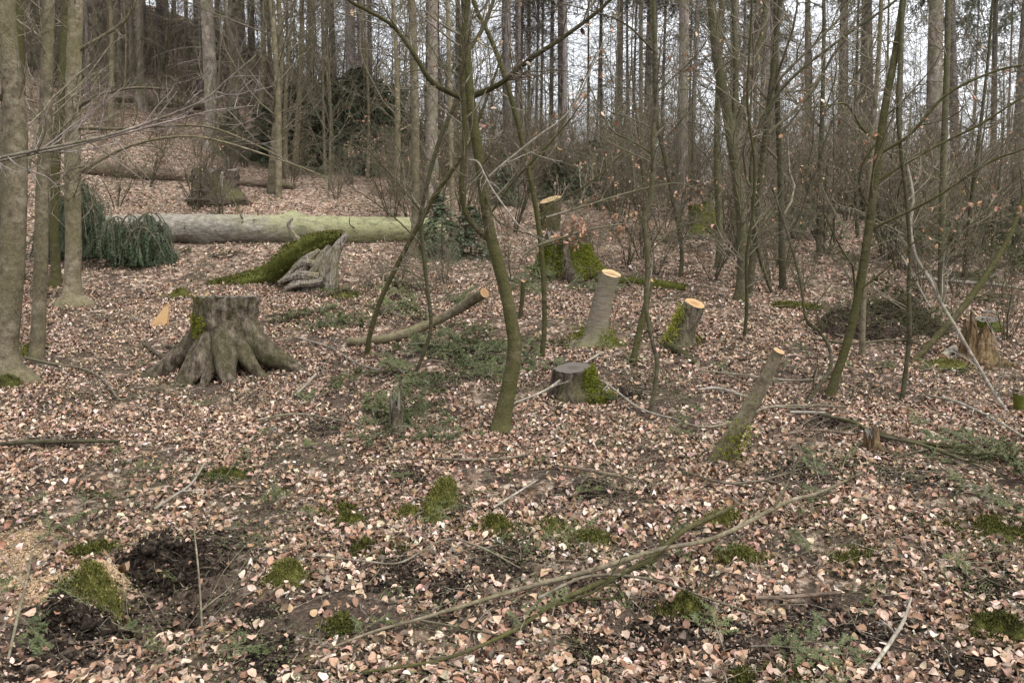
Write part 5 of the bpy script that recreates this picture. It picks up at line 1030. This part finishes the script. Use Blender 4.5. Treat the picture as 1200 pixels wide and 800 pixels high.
named = [(249, 175, 16, 246, 'thick grey spruce trunk on the slope directly above the old split stump', 'spruce'), (281, 118, 13, 283, 'straight spruce trunk right of the thick grey one on the upper slope', 'spruce'),
         (411, 178, 13, 409, 'tall spruce trunk rising out of the dark young spruce thicket', 'sprucelilac'), (421, 170, 9, 419, 'slimmer spruce trunk close beside the one rising from the spruce thicket', 'sprucelilac'),
         (500, 232, 14, 497, 'spruce trunk just right of the grey-green trunk behind the log', 'spruce'), (598, 215, 11, 597, 'pale spruce trunk seen through the fork of the centre beech', 'sprucelilac'),
         (720, 212, 9, 718, 'slim spruce trunk behind the tip of the centre beech branch', 'sprucelilac'), (793, 250, 13, 793, 'spruce trunk right of the wavy dark sapling', 'spruce'),
         (893, 232, 12, 900, 'lilac-grey spruce trunk leaning right behind the twin-stemmed beech', 'sprucelilac'), (915, 228, 13, 940, 'strongly slanting spruce trunk right of the twin-stemmed beech', 'sprucelilac'),
         (944, 225, 8, 943, 'narrow dark spruce trunk between the slanting one and the next', 'spruce'), (991, 225, 13, 992, 'straight lilac-grey spruce trunk left of the leaning beech top', 'sprucelilac'),
         (1006, 222, 11, 1008, 'dark spruce trunk just right of the straight lilac-grey one', 'spruce'), (1100, 240, 19, 1106, 'thickest spruce trunk on the right skyline', 'spruce'),
         (1122, 232, 11, 1137, 'leaning spruce trunk right of the thickest one', 'sprucelilac'), (1190, 232, 12, 1186, 'lone straight spruce trunk at the right edge', 'sprucelilac'), (862, 235, 12, 858, 'dark spruce trunk behind the fork of the twin-stemmed beech', 'spruce'),
         (660, 205, 9, 662, 'slim spruce trunk between centre beech branch and curving sapling', 'sprucelilac'), (300, 110, 9, 300, 'slender spruce on the upper slope left of the clustered beeches', 'spruce'), (162, 130, 9, 160, 'dark spruce trunk above the dark brown upper log', 'spruce')]
for px, row, w, pt, lab, mt in named: place_spruce(gp(px, row), w*.85, lab, None, mt, tilt=(0, tiltx(pt, px, row)))
# rank of spruces on the hill and beyond
cnt = 0; taken = []
for _ in range(2000):
    d = rng.uniform(30, 66); x = rng.uniform(-.72, .72)*d
    dens = np.interp(x/d, [-.7, -.2, .1, .3, .7], [1, .9, .6, .24, .2])
    if rng.random() > dens: continue
    if any((x-a)**2+(d-c)**2 < 3.2 for a, c in taken): continue
    taken.append((x, d)); b = ground(x, d)
    place_spruce(b, rng.uniform(.11, .25)*F/d, far_near(b, 40, 52)+' spruce trunk of the skyline stand '+where(b), 'distant spruce stand', 'spruce' if rng.random() < .6 else 'sprucelilac', tilt=(rng.normal()*.015, rng.normal()*.015))
    cnt += 1
    if cnt >= 115: break

def sapling_template(sd, h=7.0, r0=.045, nb=26):
    s = np.linspace(0, 1, 12); P = np.stack([.16*np.sin(s*5+sd)*s+.1*s*np.cos(sd), .16*np.cos(s*4+sd*2)*s, s*h], 1); r = r0*(1-s*.9)
    P = np.vstack([P[0]-[0, 0, .2], P]); r = np.r_[r[0]*1.1, r]
    V, q, _, _ = stem(P, r, 8, .05, seed=sd)
    Q, Rq = grow(P[None], r[None], nb, (40, 70), .26, .4, 7, .18, .98, .12, .13, .004, .7, .35, rmax=.018)
    S, Rs = grow(Q, Rq, 7, (35, 60), .5, .6, 5, .15, 1, .06, .15, .003, .6, .4); U, Ru = grow(S, Rs, 3, (30, 55), .5, .7, 3, .2, 1, .04, .15, .0026, .6, .4)
    return mk_mesh('trunk', V, q), mk_mesh('branches', *merge([tubes(Q, Rq, 4), tubes(S, Rs, 3), tubes(U, Ru, 3)])), U
def shrub_template(sd, ns=9, h=3.2, leafn=0):
    s = np.linspace(0, 1, 9); a = rng.uniform(0, 6.28, ns); ln_ = rng.uniform(.15, .75, ns); hh = h*rng.uniform(.55, 1.1, ns)
    P = np.stack([np.cos(a)[:, None]*(.12+ln_[:, None]*hh[:, None]*s**1.3), np.sin(a)[:, None]*(.12+ln_[:, None]*hh[:, None]*s**1.3), hh[:, None]*s-.05], -1)+rng.normal(size=(ns, 9, 3))*.03*s[None, :, None]*h
    r = np.linspace(.02, .005, 9)[None]*rng.uniform(.6, 1.2, (ns, 1))
    Q, Rq = grow(P, r, 11, (30, 65), .35, .6, 6, .12, .98, .1, .17, .004, 1, .4); S, Rs = grow(Q, Rq, 5, (30, 60), .5, .65, 4, .15, 1, .05, .18, .003, 1, .4); U, Ru = grow(S, Rs, 2, (30, 60), .5, .7, 3, .2, 1, .04, .18, .0026, 1, .4)
    return mk_mesh('stems', *tubes(P, r, 5)), mk_mesh('twigs', *merge([tubes(Q, Rq, 3), tubes(S, Rs, 3), tubes(U, Ru, 3)])), U
def leafmesh(U, n):
    i = rng.integers(len(U), size=n); p = U[i, -1]; ln_ = .06*rng.uniform(.7, 1.3, n); c = leafcol(n, np.array([.15, .35, .3, .2, .05, .05, 0, 0]))*np.array([1.05, .9, .78])
    v, f, c = leaves(p, rng.normal(size=(n, 3)), ln_, ln_*.65, rng.uniform(0, 6.28, n), None, rng.normal(.2, .4, n), rng.normal(.2, .4, n), False, c)
    m_ = mk_mesh('dry_leaves', v, f, False, c); m_.materials.append(M['leaf']); return m_
SAP = [sapling_template(k*1.7, rng.uniform(6, 8.5), .045) for k in range(5)]
SHR = [shrub_template(k) for k in range(5)]
SAPL = [leafmesh(t[2], 60) for t in SAP]; SHRL = [leafmesh(t[2], 260) for t in SHR]
def place_sap(b, wpx, label, group=None, mat='beech', tilt=(0, 0), leaf=False, hs=1.0):
    k = rng.integers(5); o = empty('beech_sapling' if wpx < 7 else 'beech_tree', b, label, 'tree', group); rw = width(wpx, b[1])/2/.042; sz = hs*rng.uniform(.9, 1.3)*(1.0 if wpx < 7 else 1.5)
    o.rotation_euler = (tilt[0], tilt[1], rng.uniform(0, 6.28)*(abs(tilt[1]) < .02)); o.scale = (sz,)*3
    t = put('trunk', SAP[k][0], M[mat], o); t.scale = (rw/sz if rw/sz > .5 else .5,)*2+(1,); t.material_slots[0].link = 'OBJECT'; t.material_slots[0].material = M[mat]
    put('branches', SAP[k][1], M['twig'], o, kind='stuff')
    if leaf: put('dry_leaves', SAPL[k], None, o, kind='stuff')
for px, row, w, pt, lab in [(318, 226, 10, 314, 'tallest grey-green beech stem of the cluster above the long log'), (326, 230, 8, 325, 'beech stem close beside the tallest one of the cluster above the log'), (345, 205, 7.5, 352, 'slim beech leaning right behind the cluster above the log'),
                            (369, 194, 7, 372, 'pale slim beech in front of the dark spruce thicket'), (130, 150, 7, 128, 'thin beech on the slope above the left end of the brown fallen trunk'), (181, 132, 6, 195, 'leaning thin beech left of the thick grey spruce on the slope'),
                            (308, 190, 7, 309, 'beech stem left of the cluster on the slope'), (336, 210, 6, 337, 'thin beech stem between two others of the slope cluster'), (465, 235, 7, 466, 'slim beech left of the grey-green trunk crossing the log'), (390, 205, 5, 385, 'thin stem before the spruce thicket'),
                            (878, 345, 8, 900, 'crooked dark stem behind the green-stained one right of the twin-stemmed beech'), (917, 340, 8, 921, 'slim grey trunk in the brush left of the mossy leaning beech'), (960, 300, 7, 950, 'thin trunk in the brush behind the short mossy log'), (1130, 330, 6, 1150, 'thin trunk in the brush above the rotten orange stump')]:
    place_sap(gp(px, row), w, lab, None, 'beech' if px < 600 else 'beech_dark', (0, tiltx(pt, px, row)))
def scatter(n, x0, x1, d0, d1, fn, gap):
    k = 0; t = []
    for _ in range(n*30):
        d = math.sqrt(rng.uniform(d0*d0, d1*d1)); u = rng.uniform(x0, x1); x = u*d
        if any((x-a)**2+(d-c)**2 < gap*gap for a, c in t): continue
        if (abs(x/d-.047) < .045 and d < 26) or (abs(x/d-.07) < .06 and d < 18): continue
        t.append((x, d)); fn(ground(x, d)); k += 1
        if k >= n: break
scatter(60, -.68, -.02, 23, 46, lambda b: place_sap(b, rng.uniform(.05, .12)*F/b[1], far_near(b, 30, 37)+' slender bare beech on the slope '+where(b), 'bare beeches on the left slope', 'beech', (rng.normal()*.05, rng.normal()*.05)), 1.2)
scatter(52, .02, .70, 17, 42, lambda b: place_sap(b, rng.uniform(.04, .11)*F/b[1], far_near(b, 24, 33)+' bare twiggy sapling in the brush '+where(b), 'bare saplings in the right brush', 'beech_dark' if rng.random() < .8 else 'beech', (rng.normal()*.08, rng.normal()*.08), rng.random() < .5, .8), .9)
scatter(70, -.15, .72, 30, 58, lambda b: place_sap(b, rng.uniform(.04, .10)*F/b[1], far_near(b, 40, 50)+' pale thin sapling on the far rise '+where(b), 'thin saplings on the far rise', 'beech', (rng.normal()*.06, rng.normal()*.06), rng.random() < .3, 1.15), 1.2)
def place_shrub(b, label, group, sc, mat='twig', leaf=.5):
    k = rng.integers(5); o = empty('bare_shrub', b, label, 'shrub', group); o.rotation_euler = (0, 0, rng.uniform(0, 6.28)); o.scale = (sc, sc, sc*rng.uniform(.9, 1.2))
    a = put('stems', SHR[k][0], M['beech_dark'], o); t = put('twigs', SHR[k][1], M['twig'], o, kind='stuff'); t.material_slots[0].link = 'OBJECT'; t.material_slots[0].material = M[mat]
    if rng.random() < leaf: put('dry_leaves', SHRL[k], None, o, kind='stuff')
scatter(100, .0, .70, 16, 34, lambda b: place_shrub(b, far_near(b, 23, 29)+' bare tangled shrub in the brush '+where(b), 'bare shrubs in the right brush', rng.uniform(.6, 1.05)), 1.0)
scatter(62, -.02, .72, 34, 62, lambda b: place_shrub(b, far_near(b, 44, 54)+' lilac-brown bare shrub below the skyline '+where(b), 'far bare shrubs on the skyline', rng.uniform(.7, 1.15), 'fartwig', .3), 1.4)
scatter(52, -.16, .14, 19.5, 38, lambda b: place_shrub(b, far_near(b, 25, 30)+' bare shrub in the central tangle '+where(b), 'bare shrubs behind the centre beech', rng.uniform(.6, .95)), 1.0)
scatter(56, -.70, -.1, 32, 56, lambda b: place_shrub(b, far_near(b, 40, 48)+' brushy shrub among trunks up the slope '+where(b), 'bare shrubs on the upper left slope', rng.uniform(.6, 1.2), 'twig', .1), 1.4)
scatter(34, -.68, -.12, 19.5, 31, lambda b: place_shrub(b, far_near(b, 23, 27)+' thin bare bush on the open slope '+where(b), 'thin bushes on the open left slope', rng.uniform(.3, .75), 'twig', .3), 1.0)
for px, row, sc in [(700, 312, .42), (735, 312, .38), (770, 322, .35), (650, 300, .4), (520, 335, .3), (470, 330, .22), (500, 350, .28), (430, 345, .18), (835, 330, .4), (905, 330, .42), (940, 345, .36), (1000, 335, .3), (1120, 350, .4), (1170, 345, .45), (1180, 400, .35), (1080, 345, .4), (600, 330, .3), (850, 300, .5)]:
    place_shrub(gp(px, row), 'low bare bush of thin twigs '+where(gp(px, row))+(', nearer one' if row > 332 else ''), 'low bare bushes round the clearing', sc, 'twig', .5)


# ------------------------------------------------------------------ tell look-alikes apart by their order in the row
by = {}
for o in col.objects:
    if o.parent is None and 'label' in o.keys() and o.get('kind') is None: by.setdefault(o['label'], []).append(o)
ORD = ['leftmost', 'second', 'third', 'fourth', 'fifth', 'sixth', 'seventh', 'eighth', 'ninth', 'tenth', 'eleventh', 'twelfth']
for lab, os_ in by.items():
    if len(os_) < 2: continue
    os_.sort(key=lambda o: o.location.x/max(o.location.y, .1)); k = len(os_)
    for i, o in enumerate(os_):
        w = 'leftmost' if i == 0 else 'rightmost' if i == k-1 else (ORD[i]+' from left' if i < len(ORD) else None)
        if w is None: continue
        t = lab+', '+w
        for a, c in ((' from left', ''), (' in the brush', ''), (' on the slope', ''), (' of the skyline stand', ''), (' below the skyline', ''), (' among trunks up the slope', ''), (' on the open slope', ''), (' on the far rise', ''), (' in the central tangle', ''), (' bare', ''), (' lying', ''), (', farther back', ', behind'), (' on the left', ' left'), (' on the right', ' right'), (' in the middle', ''), (' sparse', ''), (' dark', '')):
            if len(t.split()) <= 16: break
            t = t.replace(a, c)
        o['label'] = t
